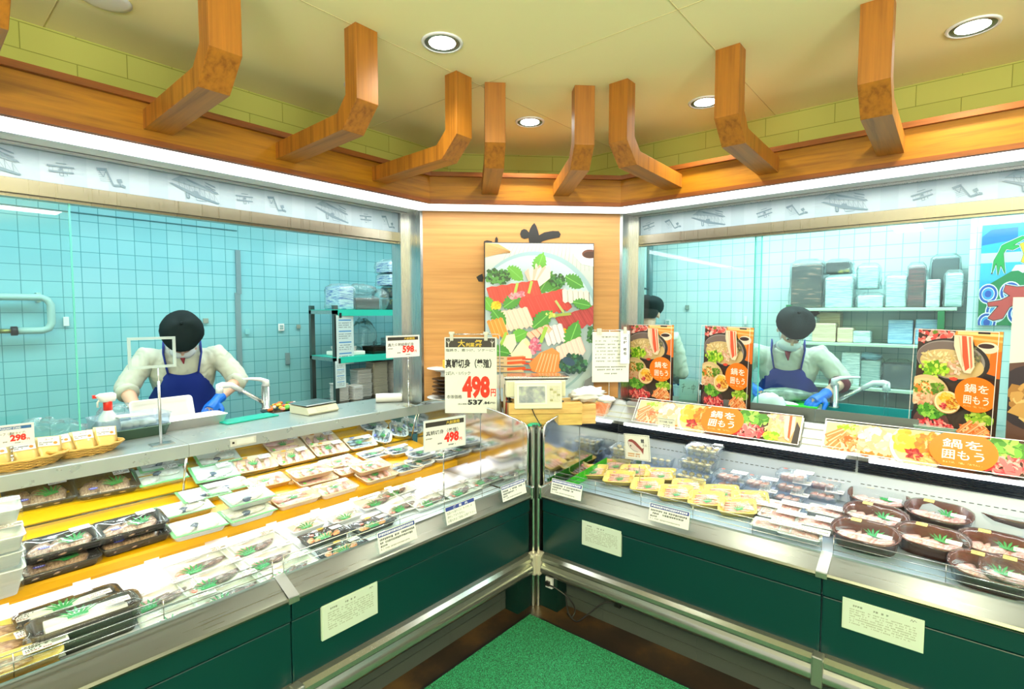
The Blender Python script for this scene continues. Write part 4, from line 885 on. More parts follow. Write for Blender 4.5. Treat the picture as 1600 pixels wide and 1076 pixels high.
def pack(kind, P, rz, zone, slope=0, side=-1, tilt=0):
    w_, l_, h, r_, mat, desc = KINDS[kind]; e = empty({'peach':'fish_pack','tub':'oyster_tub'}.get(kind,'fish_pack'), desc, 'fish pack', P, ROT[side]+rz)
    e.rotation_euler = (Matrix.Rotation(ROT[side],3,'Z') @ Matrix.Rotation(slope+tilt,3,'X') @ Matrix.Rotation(rz,3,'Z')).to_euler()
    rnd = random.Random(len(PACKS)*31+5); O('tray', tm(kind, w_, l_, h, r_, mat), e); t = .005
    if kind == 'peach' or kind == 'silver' or kind == 'silverw':
        ff = 'pink' if kind == 'peach' else 'silver'; n = 4 if ff == 'pink' else 3
        if ff == 'pink' and rnd.random() < .3:
            for k in range(2): O('fish_fillet', F_['pink'], e, (-.01, -.03+k*.055, t), rnd.uniform(-.1,.1)).scale = (1.3,1.4,1)
        else:
            for k in range(n):
                o = O('fish_fillet', F_[ff], e, ((-.07+k*.045) if ff == 'pink' else rnd.uniform(-.006,.006), 0 if ff == 'pink' else -.034+k*.034, t), (1.35 if ff == 'pink' else 0)+rnd.uniform(-.12,.12))
                if ff == 'pink': o.scale = (.86,1,1)
        O('green_leaf', MS['leaf'], e, (-.01,-.01,.028), rnd.uniform(-.6,.6)); O('price_label', MS['label'], e, (.028,.012,h+.0095), .05)
        O('sticker', MS['orange'] if kind == 'peach' else MS['blue'], e, (-.035,.045,h+.006), 0)
        if kind == 'peach': O('sticker', MS['green'], e, (-.085,-.055,h+.005))
    elif kind == 'green':
        for k in range(3): O('fish_fillet', F_['white'] if k != 1 else F_['skinb'], e, (-.05+k*.045, rnd.uniform(-.02,.02), t), rnd.uniform(-.6,.6)).scale = (.8,.8,1.1)
        b_ = TRAYS.get('gt') or mesh_of((lambda b: (b.box(-.1,.1,-.0675,-.058,.025,.0275), b.box(-.1,-.088,-.06,.0675,.025,.0275), b)[2])(B()).build('x', GTRIM)); TRAYS['gt'] = b_
        O('green_film_edge', b_, e); O('price_label', MS['label'], e, (.02,.015,h+.0095), .1)
    elif kind == 'black':
        for k in range(3): O('fish_fillet', F_['brown'], e, (-.06+k*.055, -.005, t), 1.3+rnd.uniform(-.2,.2))
        O('green_leaf', MS['bigleaf'], e, (.03,-.01,.032), .3); O('price_label', MS['label'], e, (.03,.03,h+.009), .05); O('sticker', MS['blue'], e, (-.055,-.04,h+.009))
    elif kind == 'sasa':
        wrap = TRAYS.get('roll') or mesh_of(B().tube([(-.095,0,0),(.095,0,0)], .019, 12).build('x', TWH)); TRAYS['roll'] = wrap
        for k in range(2): O('wrapped_fish', wrap, e, (0,-.025+k*.046,.026))
        O('green_leaf', MS['bigleaf'], e, (-.02,0,.046)); O('price_label', MS['label'], e, (.045,-.03,h+.010))
    elif kind == 'flat':
        for k in range(3): O('fish_slice', F_['dark'] if k else F_['pinks'], e, (-.06+k*.05, -.005, t-.002), .4+rnd.uniform(-.2,.2)).scale = (.75,.7,.8)
        O('green_leaf', MS['bigleaf'], e, (-.045,-.04,.02), rnd.uniform(-.4,.4)); O('price_label', MS['label'], e, (.05,.04,h+.009)); O('sticker', MS['red'], e, (-.09,-.045,h+.005))
    elif kind in ('salmon','smallsal'):
        for k in range(5 if kind == 'salmon' else 3): O('salmon_slice', F_['salmon'] if kind == 'salmon' or k else F_['pinks'], e, ((-.065 if kind == 'salmon' else -.04)+k*.03, rnd.uniform(-.012,.008), t+.002), .9).scale = (1.1,1,1.2) if kind == 'salmon' else (.8,.8,.8)
        O('green_leaf', MS['bigleaf'], e, (-.015,-.03,.026)); O('price_label', MS['label2'], e, (.03,-.01,h+.010) if kind == 'salmon' else (.03,.01,h+.009))
        if kind == 'salmon': O('sticker', MS['gold'], e, (.0,.04,h+.006)); O('sticker', MS['red'], e, (-.06,.0,h+.009))
    elif kind == 'yellow':
        for k in range(5): O('fish_slice', F_['rose'], e, (rnd.uniform(-.004,.004), -.042+k*.021, t), rnd.uniform(-.06,.06)).scale = (1.15,1,1)
        O('green_leaf', MS['leaf'], e, (.01,-.03,.026), .4); O('sticker', MS['red'], e, (-.03,.03,h+.0085))
    elif kind == 'yellowl':
        O('fish_fillet', F_['brown'], e, (-.02,.01,t)); O('price_label', MS['label'], e, (.02,-.015,h+.0095)).scale = (1.6,1.4,1)
    elif kind == 'tub':
        for z in range(2):
            for k in range(8): O('oyster', F_['ball'], e, (-.066+(k%4)*.043, -.03+(k//4)*.06, .003+z*.024))
        O('price_label', MS['label2'], e, (.04,.03,h+.0095))
    elif kind == 'tubw':
        for k in range(3): O('fish_piece', F_['ball'], e, (-.045+k*.045,0,.003)).scale = (1.3,2.2,1)
        O('paper_sheet', MS['label'], e, (0,0,h+.0095)).scale = (2.2,2.6,1)
    elif kind == 'clearp':
        for k in range(3): O('fish_piece', F_['pinks'], e, (-.04+k*.035,0,t), 1.4).scale = (.8,.8,1)
        O('price_label', MS['label'], e, (.008,-.01,h+.0095), .04).scale = (1.35,1.5,1); O('sticker', MS['red'], e, (-.045,.035,h+.005)).scale = (1.2,.7,1)
    elif kind == 'whitep':
        O('minced_fish', TRAYS.setdefault('mince', film_mesh(.14,.08,.014,.02,.008, mat=FROSE)), e, (0,0,.004)); O('printed_sheet', MS['label'], e, (-.01,0,h+.0095)).scale = (2.0,1.7,1)
    elif kind == 'oval':
        for k in range(5): O('sashimi_slice', F_['rose'] if k % 2 else F_['pinks'], e, (-.07+k*.034, .012*(k%2)-.01, .012), 1.2+rnd.uniform(-.2,.2)).scale = (1,1.3,1.2)
        O('green_leaf', MS['bigleaf'], e, (.03,.02,.034), -.2); O('price_label', MS['label2'], e, (.045,-.045,h+.009)); O('sticker', MS['gold2'], e, (-.06,.045,h+.0085))
    elif kind == 'whites':
        O('fish_fillet', F_['white'], e, (0,0,t)); O('price_label', MS['label'], e, (.02,0,h+.0095))
    if kind not in ('tub',) or True: O('cling_film', flm(w_, l_, h, r_, .008), e)
    PACKS.append((kind, zone, P, e)); return e
def hitp(px, py, pl, side, up=0):
    """point on a sloping shelf plane z = a + b (d - c), raised by up"""
    a, s_, c0 = pl; n = (0, -s_, 1) if side < 0 else (-s_, 0, 1); return on_plane(px, py, n, a - s_*c0 + up)
def row(kind, zone, side, pl, pts, rz=0):
    h = KINDS[kind][2]; sl = math.atan(pl[1])
    for p in pts:
        lv = p[2] if len(p) > 2 else 0; q = hitp(p[0], p[1], pl, side, h*.7+lv*(h+.008)); q = Vector((q.x, q.y, q.z-h*.7+.001))
        pack(kind, q+Vector((0,0,{'flat':.006,'yellow':.010,'oval':.012}.get(kind,0))), rz+(p[3] if len(p) > 3 else 0)+random.uniform(-.05,.05), zone, sl, side, {'flat':.09,'yellow':.14,'oval':.10}.get(kind,0))
ZT, ZM, ZD = 'upper yellow shelf', 'middle yellow shelf', 'front deck'
row('black', ZT, -1, LP3, [(62,772),(166,755)]); row('green', ZT, -1, LP3, [(250,742),(334,738),(250,722),(338,714)])
row('peach', ZT, -1, LP3, [(397,724),(457,712),(513,700),(442,694),(500,686)]); row('silver', ZT, -1, LP3, [(562,691)]); row('silverw', ZT, -1, LP3, [(596,680,0,.9),(622,671,0,1.0),(583,664),(640,664,0,1.0)])
row('black', ZM, -1, LP2, [(90,876),(207,838),(97,848,1),(204,820,1)]); row('whites', ZM, -1, LP2, [(-22,915),(-16,893,1),(-20,868,2),(-18,842,3),(-22,800,4)])
row('green', ZM, -1, LP2, [(307,822),(289,795),(387,800),(318,772),(387,777,1),(355,760)])
row('peach', ZM, -1, LP2, [(460,778),(523,762),(416,752),(492,748),(484,736,1),(530,722),(588,742),(578,728,1),(548,732)])
row('silver', ZM, -1, LP2, [(634,730),(584,710),(668,712)]); row('silverw', ZM, -1, LP2, [(622,704),(655,722),(657,708,1),(690,712),(700,698)])
row('yellowl', ZD, -1, LP1, [(14,1064),(20,1036,1,.0),(10,1010),(6,985)]); row('sasa', ZD, -1, LP1, [(132,985),(110,950),(135,962,1)])
row('flat', ZD, -1, LP1, [(250,938),(288,962),(316,884),(338,906),(362,928),(398,856),(422,876),(452,894)], .0)
row('smallsal', ZD, -1, LP1, [(478,822),(538,808)]); row('salmon', ZD, -1, LP1, [(507,836),(582,818),(535,856)])
row('flat', ZD, -1, LP1, [(590,784),(628,792),(672,784),(718,768),(752,752),(618,768)])
row('yellow', 'deck', 1, RP1, [(927,738),(962,729),(968,748),(992,738),(1012,760),(1032,744),(1056,772),(1076,762),(1104,782),(1128,772),(1152,794),(1172,782)], .35)
row('tub', 'deck', 1, RP1, [(978,716),(1032,716),(1084,744),(1092,722,1),(1100,702,2),(980,702,1),(1124,716)]); row('tubw', 'deck', 1, RP1, [(1042,690),(1000,694),(1020,678,1),(1062,676,1),(1128,698)])
row('clearp', 'deck', 1, RP1, [(1140,756),(1140,742,1),(1158,732),(1158,718,1),(1184,770),(1186,752,1),(1202,742),(1200,728,1),(1232,776),(1236,758,1),(1240,742,2),(1286,772),(1288,754,1),(1298,752),(1262,732)])
row('whitep', 'deck', 1, RP1, [(1222,792),(1216,806),(1292,800),(1276,818),(1250,834),(1180,792),(1330,850) if False else (1206,822)])
row('oval', 'deck', 1, RP1, [(1384,764),(1372,782),(1368,810),(1352,838),(1462,778),(1466,806),(1456,846),(1576,806),(1558,858),(1548,896),(1500,884) if False else (1600,905)], -.05)
# labels: kind, place in its row
ORD = ['first','second','third','fourth','fifth','sixth','seventh','eighth','ninth','tenth','eleventh','twelfth','thirteenth','fourteenth','fifteenth','sixteenth','seventeenth']
_g = {}
def pxof(P): d = P-EYE; return 800+F*d.dot(_rt)/d.dot(_fw)
for k in PACKS: _g.setdefault((k[0], k[1]), []).append(k)
SH = {ZT:'top shelf',ZM:'middle shelf',ZD:'left case deck','deck':'right case deck'}
for (kd, z), L in _g.items():
    L.sort(key=lambda t: pxof(t[2])); n = len(L)
    for i, (a, b_, P, e) in enumerate(L):
        ds = KINDS[kd][5]; o_ = 'only one' if n == 1 else (ORD[i]+' from left') if i < (n+1)//2 else (ORD[n-1-i]+' from right')
        if o_.startswith('first'): o_ = 'leftmost' if 'left' in o_ else 'rightmost'
        e['label'] = '%s, %s, %s' % (ds, SH[z], o_); e['group'] = {'peach':'pink fillet trays','black':'black fillet trays','oval':'oval sashimi trays','yellow':'yellow sliced fish trays'}.get(kd, kd_ := {'silver':'silver fish trays','silverw':'round cornered fish trays','green':'white fish trays','sasa':'wrapped fish trays','flat':'flat fish slice trays','salmon':'salmon sashimi trays','smallsal':'small sashimi trays','yellowl':'yellow labelled trays','tub':'oyster tubs','tubw':'sheet topped tubs','clearp':'clear labelled tubs','whitep':'minced fish trays','whites':'pale green foam packs'}.get(kd, kd))+' on the '+SH[z]
# green grass divider in the right case
r = empty('green_divider', 'green plastic grass divider standing along the right end panel', 'divider', (0,0,0), RZ)
for y0, y1 in ((.12,.34),(.345,.60)):
    b = B(); z = zof(RP1, y0); b.prism([(y0,z+.002),(y0,z+.03),(y1,z+.05),(y1,z+.02)], .100, .103); q = y0
    while q < y1-.006: zz = zof(RP1, q); b.box(.0965,.100,q,q+.0045,zz+.004,zz+.062); q += .0085
    b.build('divider_strip', M('grass_green', (60,180,40), .4), r)
# ---------------- things on the counters ----------------
ZC = 1.0035
def cpt(px, py, z=ZC): return at(px, py, 'z', z)
WICK = M('wicker', (206,164,84), .6)
def basket(label, loc, rx, ry, h, rz):
    r = empty('wicker_basket', label, 'basket', loc, rz); b = B(); nr = 7
    for k in range(nr):
        t = k/(nr-1); q = .72+.28*t; pts = [(rx*q*math.cos(a*math.pi/14), ry*q*math.sin(a*math.pi/14)+0, .003+h*t+.0022*math.sin(a*3.5+k*3.14)) for a in range(29)]; b.tube(pts, .0036 if k < nr-1 else .0055, 5)
    for a in range(28):
        c, s = math.cos(a*math.pi/14), math.sin(a*math.pi/14); b.tube([(rx*.7*c,ry*.7*s,.003),(rx*c,ry*s,h)], .0024, 5)
    b.build('weave', WICK, r); b = B(); b.lathe([(.001,.002),(rx*.72,.002),(rx*.72,.006),(.001,.006)], n=28, sy=ry/rx); b.build('base', WICK, r); return r
p1, p0 = cpt(135, 708), cpt(26, 730)
basket('right wicker basket with standing sauce packets on the steel counter', p1, .135, .075, .032, .12); basket('left wicker basket of sauce packets cut by the left picture edge', p0+Vector((.02,0,0)), .14, .08, .034, .1)
def packet(base, dx, dy, label, tiltr, w=.085, h=.085):
    r = empty('sauce_packet', label, 'sauce packet', base+Vector((dx,dy,.018)), .05); r.rotation_euler = (-.55+tiltr*.1, tiltr*.08, .08)
    b = B(); b.sm = True; b.loft([[(x*w/2, .007*math.sin(math.pi*t)*s-0, t*h) for x, s in ((-1,.0),(-.5,-.8),(0,-1),(.5,-.8),(1,0),(.5,.8),(0,1),(-.5,.8))] for t in (0,.08,.3,.6,.9,1)]); b.build('sachet', M('soup_sachet', (236,206,130), .2, coat=.4), r)
    c = Cv(w*.8, h*.45, 80, 40, (240,240,234)); c.text('スープ', 26, 16, 9, (40,50,60), .02, wfit=30); c.dashes(4,22,60,2,7,5,(90,100,110),3); c.ell(64,28,8,6,(240,140,60)); o = c.build('printed_band', r); o.location = (-w*.4, -.0085, h*.5)
for k, (dx, nm) in enumerate(((-.075,'leftmost sauce packet standing in the right wicker basket'),(.0,'middle sauce packet standing in the right wicker basket'),(.075,'rightmost sauce packet standing in the right wicker basket'))): packet(p1, dx, -.005+.012*k, nm, k-1)
for k, (dx, nm) in enumerate(((-.05,'sauce packet at the left edge in the left wicker basket'),(.03,'middle sauce packet in the left wicker basket'),(.10,'sauce packet at the right rim of the left wicker basket'))): packet(p0, dx, -.005+.012*k, nm, k-1)
def spray(label, loc, rz=0, s=1, red=(232,44,30)):
    r = empty('spray_bottle', label, 'spray bottle', loc, rz); r.scale = (s,)*3
    b = B(); b.lathe([(.001,0),(.036,0),(.040,.01),(.040,.08),(.034,.10),(.018,.125),(.013,.135),(.001,.135)], n=20); b.build('bottle', M('translucent_bottle', (196,216,220), .2, coat=.5), r)
    b = B(); b.lathe([(.001,.130),(.016,.130),(.016,.165),(.014,.168),(.001,.168)], n=16); b.build('collar', M('red_cap', red, .35), r)
    b = B(); b.sm = True; b.loft([rrect(.028,.05,.008,.166), rrect(.030,.062,.010,.178), rrect(.030,.075,.012,.195,cy=-.006), rrect(.022,.05,.008,.202,cy=-.004)]); o = b.build('head', WHITE, r); o.rotation_euler = (0,0,math.radians(-70))
    b = B(); b.box(-.05,-.036,-.006,.006,.184,.197); b.build('nozzle', M('red_cap', red, .35), r)
    b = B(); b.tube([(-.022,0,.182),(-.034,0,.165),(-.034,0,.145)], (.004), 6); b.build('trigger', WHITE, r); return r
spray('spray bottle with red collar and white head on the left counter', Vector((-1.60,1.27,ZC)), 0, 1.12)
def foam_tray(label, loc, rz, w, l, h, rot=(0,0), col=TWH, name='foam_tray'):
    me = tray_mesh(w, l, h, .02, col, .018); o = bpy.data.objects.new(name, me); scn.collection.objects.link(o); o.location = loc; o.rotation_euler = (rot[0], rot[1], rz); return tag(o, label, 'tray')
foam_tray('long white foam tray lying on the left counter before the worker', cpt(300,668)+Vector((0,.06,0)), .06, .36, .15, .05)
foam_tray('white foam tray leaning upright behind the long foam tray', cpt(300,668)+Vector((-.07,.22,.052)), .05, .30, .17, .03, (1.25,0))
r = empty('food_box', 'clear lidded plastic food box with a dark green base on the left counter', 'box', cpt(213,686)+Vector((.0,.09,0)), .08)
O('base_tray', tray_mesh(.30,.19,.05,.025,M('dull_green_box', (96,130,110), .3),.02), r); O('clear_lid', tray_mesh(.31,.20,.055,.03,TCL,.01), r, (0,0,.052)); 
b = B(); b.sm = True
for k in range(6): b.ell((-.09+k*.035,.01*(k%2),.058),(.03,.05,.02),8,6)
b.build('wrapped_food', M('pale_food', (220,226,214), .5), r)
b = B(); b.box(-.10,.04,-.05,-.0,.108,.112); o = b.build('paper_sheet', PAPER, r); o.rotation_euler = (.1,.08,.3)
def crumple(name, label, loc, r3, seed, mat, cat='plastic bag', squash=.25, scale=1.0, n=26, m=16):
    rnd = random.Random(seed); b = B(); b.ell((0,0,r3[2]), r3, n, m); ph = [(rnd.uniform(4,14),rnd.uniform(4,14),rnd.uniform(4,14),rnd.uniform(0,6)) for _ in range(7)]
    out = []
    for x, y, z in b.v:
        u, v, w_ = x/r3[0], y/r3[1], (z-r3[2])/r3[2]; k = 1+squash*sum(math.sin(a*u+b2*v+c*w_+d) for a, b2, c, d in ph)/4
        k += squash*.35*abs(math.sin(9*u+7*v+5*w_)); out.append((x*k, y*k, max(0, r3[2]+(z-r3[2])*k)))
    b.v = out; o = b.build(name, mat); o.location = loc; return tag(o, label, cat)
crumple('plastic_bag', 'large crumpled clear plastic bag on the worktop behind the left glass', Vector((-1.80,1.50,.90)), (.17,.10,.10), 3, BAGF)
crumple('plastic_bag', 'thin clear plastic bag beside the left worker arm', Vector((-1.50,1.58,.90)), (.10,.07,.11), 4, BAGF)
# faucets
def faucet(label, loc, rz, flipx=1, water=False):
    r = empty('faucet', label, 'faucet', loc, rz); f = flipx
    b = B(); b.lathe([(.001,0),(.032,0),(.032,.008),(.025,.012),(.025,.15),(.001,.15)], n=18); b.build('body', M('satin_chrome', (196,196,188), .25, .9), r)
    b = B(); b.sm = True; b.tube([(f*.0,0,.15),(f*.004,0,.178),(f*-.03,0,.195),(f*-.09,0,.205),(f*-.14,0,.208)], [(.026,.026),(.026,.02),(.022,.013),(.014,.009),(.009,.006)], 12); b.build('lever', WHITE, r)
    b = B(); b.tube([(f*-.01,0,.04),(f*-.06,0,.075),(f*-.16,0,.145)], .013, 12); b.build('spout', M('satin_chrome'), r)
    b = B(); b.tube([(f*-.15,0,.138),(f*-.21,0,.178),(f*-.26,0,.182),(f*-.285,0,.172)], [.015,.017,.020,.022], 12); b.tube([(f*-.275,0,.185),(f*-.278,0,.135)], .021, 12); b.build('spray_head', WHITE, r)
    if water:
        b = B(); b.tube([(f*-.272,0,.135),(f*-.27,0,.0),(f*-.272,0,-.1)], .003, 8); b.tube([(f*-.284,.004,.135),(f*-.29,.004,.02),(f*-.294,.006,-.1)], .0025, 8); b.build('water_stream', glass('water', (236,248,250), 2.2), r)
    return r
faucet('mixer faucet with white lever behind the left counter beside the worker', at(416,646,'z',.95)*1.0+Vector((0,0,.03)), 0)
faucet('mixer faucet with running water behind the right counter', at(1303,636,'z',.98), RZ, -1, True)
r = empty('sink', 'teal lined steel sink below the running faucet in the right kitchen', 'sink', (1.62,-1.62,.902)); b = B()
for q in ((-.16,.16,-.28,-.27),(-.16,.16,.27,.28),(-.16,-.15,-.27,.27),(.15,.16,-.27,.27)): b.box(q[0],q[1],q[2],q[3],.0,.03)
b.box(-.15,.15,-.27,.27,0,.004); b.build('sink_basin', M('teal_steel', (60,170,176), .3, .4), r)
# teal board, platter of food, kitchen scale
b = B(); b.box(-.15,.15,-.06,.06,0,.008); o = b.build('cutting_board', M('teal_board', (20,170,150), .4), None, .002); o.location = at(385,652,'z',.93); o.rotation_euler = (0,0,.12); tag(o, 'teal green board lying between the foam tray and the left faucet', 'cutting board')
for _q in (1,):
    o.location.z = ZC; o.location.y = 1.30; o.location.x = at(388,650,'y',1.30).x
r = empty('food_platter', 'black platter crowded with garnished raw fish behind the left faucet', 'platter', at(452,632,'y',1.62), 0); r.location.z = .902+.06
b = B(); b.lathe([(.001,-.06),(.10,-.06),(.12,-.02),(.17,0),(.175,.006),(.12,.002),(.001,.002)], n=28); b.build('platter', TBK, r)
FC = ((226,110,40),(240,240,220),(60,140,40),(220,80,70),(236,190,60),(240,150,120),(90,170,60))
for k in range(7):
    b = B(); rnd = random.Random(k); b.sm = True
    for q in range(9): a, d = rnd.uniform(0,6.28), rnd.uniform(.0,.14); b.ell((d*math.cos(a),d*math.sin(a),.01+rnd.uniform(0,.02)),(rnd.uniform(.012,.024),rnd.uniform(.01,.016),.012),8,5)
    tag(b.build('garnish', M('food_%d' % k, FC[k], .4), r), kind='stuff')
def table_scale(label, loc, rz):
    r = empty('kitchen_scale', label, 'scale', loc, rz); b = B(); b.prism([(-.09,0),(-.10,.012),(-.075,.045),(.09,.05),(.09,0)], -.105, .105); b.build('scale_body', PLAS, r, .004)
    b = B(); b.box(-.11,.10,-.08,.10,.054,.060); b.build('weighing_plate', STEEL, r, .003); b = B(); b.box(-.05,.05,-.04,.04,.047,.054); b.build('plate_support', BLACK, r)
    k = B(); a = k.add([(-.05,-.0965,.020),(.03,-.0965,.020),(.03,-.083,.037),(-.05,-.083,.037)]); k.face([a,a+1,a+2,a+3]); k.build('display', M('lcd_grey', (190,196,180), .2), r)
table_scale('cream kitchen scale with a steel plate at the left counter edge', at(491,643,'z',ZC), .12)
r = empty('paper_roll', 'white paper roll with an open brown core on the left counter', 'paper roll', cpt(608,628)+Vector((0,0,.030)), math.radians(-38))
b = B(); n = 22; b.sm = True
ring = lambda x, q: [(x, q*math.cos(a*2*math.pi/n), q*math.sin(a*2*math.pi/n)) for a in range(n)]
b.loft([ring(.085,.014),ring(.085,.030),ring(-.085,.030),ring(-.085,.014),ring(.085,.014)], cap=False); b.build('paper', PAPER, r).modifiers.new('e','EDGE_SPLIT')
b = B(); b.sm = True; b.loft([ring(.086,.0135),ring(-.086,.0135)], cap=False); b.loft([ring(.0862,.0145),ring(.0862,.011)], cap=False); b.loft([ring(.0862,.011),ring(-.085,.011)], cap=False); b.build('core', M('card_core', (216,176,110), .8), r)
r = empty('wrap_box', 'blue and white cling wrap box behind the paper roll', 'box', cpt(622,625)+Vector((.03,.03,0)), math.radians(-35)); c = Cv(.19,.045,190,45,(30,90,200)); c.rect(110,6,182,39,(236,240,246)); c.text('ラップ', 20, 32, 18, (240,244,250), .03, wfit=70)
c.build('printed_front', r); b = B(); b.box(0,.19,.0017,.045,0,.045); b.build('carton', M('blue_carton', (30,90,200), .4), r)
# plate tower
def plate(label, loc, R, mat): 
    b = B(); b.lathe([(.001,0),(R*.55,0),(R*.62,.006),(R,.016),(R,.019),(R*.6,.010),(.001,.008)], n=32); o = b.build('plate', mat); o.location = loc; tag(o, label, 'plate', 'plate tower left of the price sign'); return o
pp = Vector((.045,.765,1.045)); tag(B().box(0,.12,0,.12,.9725,1.044).build('crate', M('dark_crate', (60,60,56), .6)), 'low dark crate under the plate tower', 'crate').location = (-.01,.70,0); DP = M('dark_plate', (60,46,40), .25, coat=.4); 
ORDN = ('lowest','second lowest','middle','second highest','highest'); plate('white plate under the tower of dark plates beside the price sign', pp, .115, WHITE); 
for k in range(5): plate('dark plate in the tower beside the price sign, %s of five' % ORDN[k], pp+Vector((.01*(k%2),0,.022+k*.024)), .085, DP)
plate('white plate crowning the tower of dark plates beside the price sign', pp+Vector((0,0,.185)), .115, WHITE); b = B(); b.lathe([(.001,0),(.03,0),(.026,.014),(.03,.034),(.001,.034)], n=18); o = b.build('bowl', WHITE); o.location = pp+Vector((0,0,.150)); tag(o,'small white bowl between the dark plates and the top white plate','bowl')
b = B(); b.box(-.04,.06,-.03,.03,0,.05); o = b.build('sponge', M('yellow_sponge', (236,176,50), .9), None, .004); o.location = pp+Vector((.01,-.03,.205)); o.rotation_euler = (0,0,-.6); tag(o,'yellow block resting on the top white plate beside the price sign','sponge')
# corner: wooden block, label scale, bag, bottle, skewers, paper
DG = -math.pi/4; bc = on_plane(853, 668, (1,1,0), .10); bc.z = .973
r = empty('wooden_block', 'stacked cedar planks carrying the label printing scale', 'wooden block', bc, DG)
b = B(); b.box(-.205,.205,.0,.19,.066,.125); b.build('plank', wood('cedar_top', (222,184,112), (206,164,92), (8,8,60), .6), r, .002); b = B(); b.box(-.205,.205,.003,.19,0,.064); b.build('plank', wood('cedar_low', (214,182,104), (196,160,84), (8,8,50), .6), r, .002)
b = B(); b.box(.206,.29,.03,.19,0,.11); b.build('plank', CEDAR, r, .002)
sc = bc+Matrix.Rotation(DG,3,'Z')@Vector((-.06,.08,.126))
r = empty('label_scale', 'cream electronic label scale with screen and keypad on the wooden block', 'scale', sc, DG-.02)
b = B(); b.prism([(-.06,.03),(-.06,.125),(.10,.125),(.10,.03)], -.16, .175); b.build('housing', PLAS, r, .008)
b = B(); b.prism([(-.045,.132),(-.045,.142),(-.03,.146),(.12,.146),(.12,.132)], -.17, .20); b.build('weighing_plate', POL, r, .003); b = B(); b.box(-.165,.19,-.04,.115,.125,.133); b.build('plate_frame', BLACK, r, .003)
b = B(); b.prism([(-.10,-.028),(-.075,.118),(-.055,.118),(-.07,-.03)], -.115, .150); b.build('front_panel', M('cream_panel', (222,222,196), .35), r, .006)
def onp(x0, x1, v0, v1, e, nm, mat, cvv=None):      # lies on the sloping front panel
    f = lambda v, e: (-.10+.025*v-e*.985, -.028+.146*v+e*.17); b = B(); k = b.add([(x, *f(v, q)) for q in (.0002, e) for x, v in ((x0,v0),(x1,v0),(x1,v1),(x0,v1))])
    for q in ((4,5,6,7),(0,1,5,4),(1,2,6,5),(2,3,7,6),(3,0,4,7)): b.face([k+i for i in q])
    return b.build(nm, mat, r)
onp(-.10,.065,.17,.90,.003,'screen_bezel', M('bezel_cream', (236,236,220), .4)); sm = M('grey_lcd', (140,150,156), .15, coat=.6); onp(-.09,.055,.23,.84,.0042,'screen', sm)
f = noise(sm, coordmap(sm, (1,1,1)), 24, 3); nodes(sm)[1].new(ramp(sm, f, [(.4,(120,132,140)),(.55,(156,164,166)),(.65,(176,190,170))]), nodes(sm)[2].inputs['Base Color'])
for i in range(3):
    for j in range(6): onp(.082+i*.020, .098+i*.020, .28+j*.10, .355+j*.10, .004, 'key', M('key_grey', (206,206,186), .5) if (i+j) % 4 else M('key_olive', (150,150,110), .5))
for x in (-.14,.15):
    for y in (-.03,.08): B().lathe([(.02,0),(.02,.004),(.007,.008),(.006,.032),(.001,.032)], (x,y,0), 14).build('foot', BLACK, r)
b = B(); q0 = Vector((-.02,-.075,-.028+0)); b.tube([(-.02,-.08,-.02),(-.005,-.10,-.06),(.03,-.15,-.12),(.045,-.17,-.165)], .003, 8); b.build('power_cord', M('dark_cable'), r)
b = B(); b.sm = True; b.ell((0,0,.01),(.045,.04,.012),12,6); o = b.build('green_tape', M('green_tape', (20,180,140), .4)); o.location = (.035,.035,.972); tag(o, 'green taped bundle at the top of the steel corner post', 'tape')
bl = Matrix.Rotation(DG,3,'Z'); 
crumple('plastic_bag', 'knotted clear plastic bag left of the wooden block', bc+bl@Vector((-.34,.22,0)), (.085,.07,.085), 11, BAGF)
spray('spray bottle with red collar between the price sign and the wooden block', bc+bl@Vector((-.285,.20,0)), .4, 1.15)
r = empty('skewer_bundle', 'bundle of thin sticks and papers left of the wooden block', 'skewers', bc+bl@Vector((-.225,.14,0)), DG)
for k in range(7):
    b = B(); rnd = random.Random(k+50); b.tube([(rnd.uniform(-.012,.012),rnd.uniform(-.02,.02),0),(rnd.uniform(-.035,.035),rnd.uniform(-.02,.02),.17+rnd.uniform(-.03,.05))], .003, 6); b.build('skewer', M('stick_%d' % (k%3), ((200,190,160),(90,96,80),(190,60,50))[k%3], .5), r)
crumple('paper_wad', 'heap of crumpled white paper right of the label scale', bc+bl@Vector((.26,.13,.111)), (.11,.07,.04), 21, M('tissue_paper', (244,244,240), .8), 'paper', .34)
crumple('paper_wad', 'small folded white paper lying at the end of the white paper heap', bc+bl@Vector((.36,.08,.112)), (.05,.05,.018), 22, M('tissue_paper'), 'paper', .2)

# ---------------- things behind the right window ----------------
WT = .902
spray('spray bottle with red collar seen behind the right window', Vector((1.62,-.42,WT)), RZ, 1.3)
crumple('plastic_bag', 'crumpled clear plastic bag seen between the two left hot pot posters', Vector((1.52,-.40,WT+.02)), (.09,.11,.10), 31, BAGF)
b = B(); b.box(-.10,.10,-.35,.35,0,.02); o = b.build('cutting_board', M('cyan_board', (70,214,216), .4), None, .003); o.location = (1.80,-.75,WT); tag(o, 'cyan cutting board on the worktop behind the right window', 'cutting board')
r = empty('utensil_tin', 'round steel tin with a red handled knife beside the middle hot pot poster', 'tin', (1.22,-.455,ZC+.004)); b = B(); b.lathe([(.001,0),(.034,0),(.034,.085),(.031,.085),(.031,.004),(.001,.004)], n=22); b.build('tin', STEELV, r)
b = B(); b.box(-.012,.012,-.02,.0,.02,.13); o = b.build('handle', M('red_handle', (190,40,50), .4), r); b = B(); b.box(-.02,.0,.002,.018,.02,.12); b.build('handle', BLACK, r)
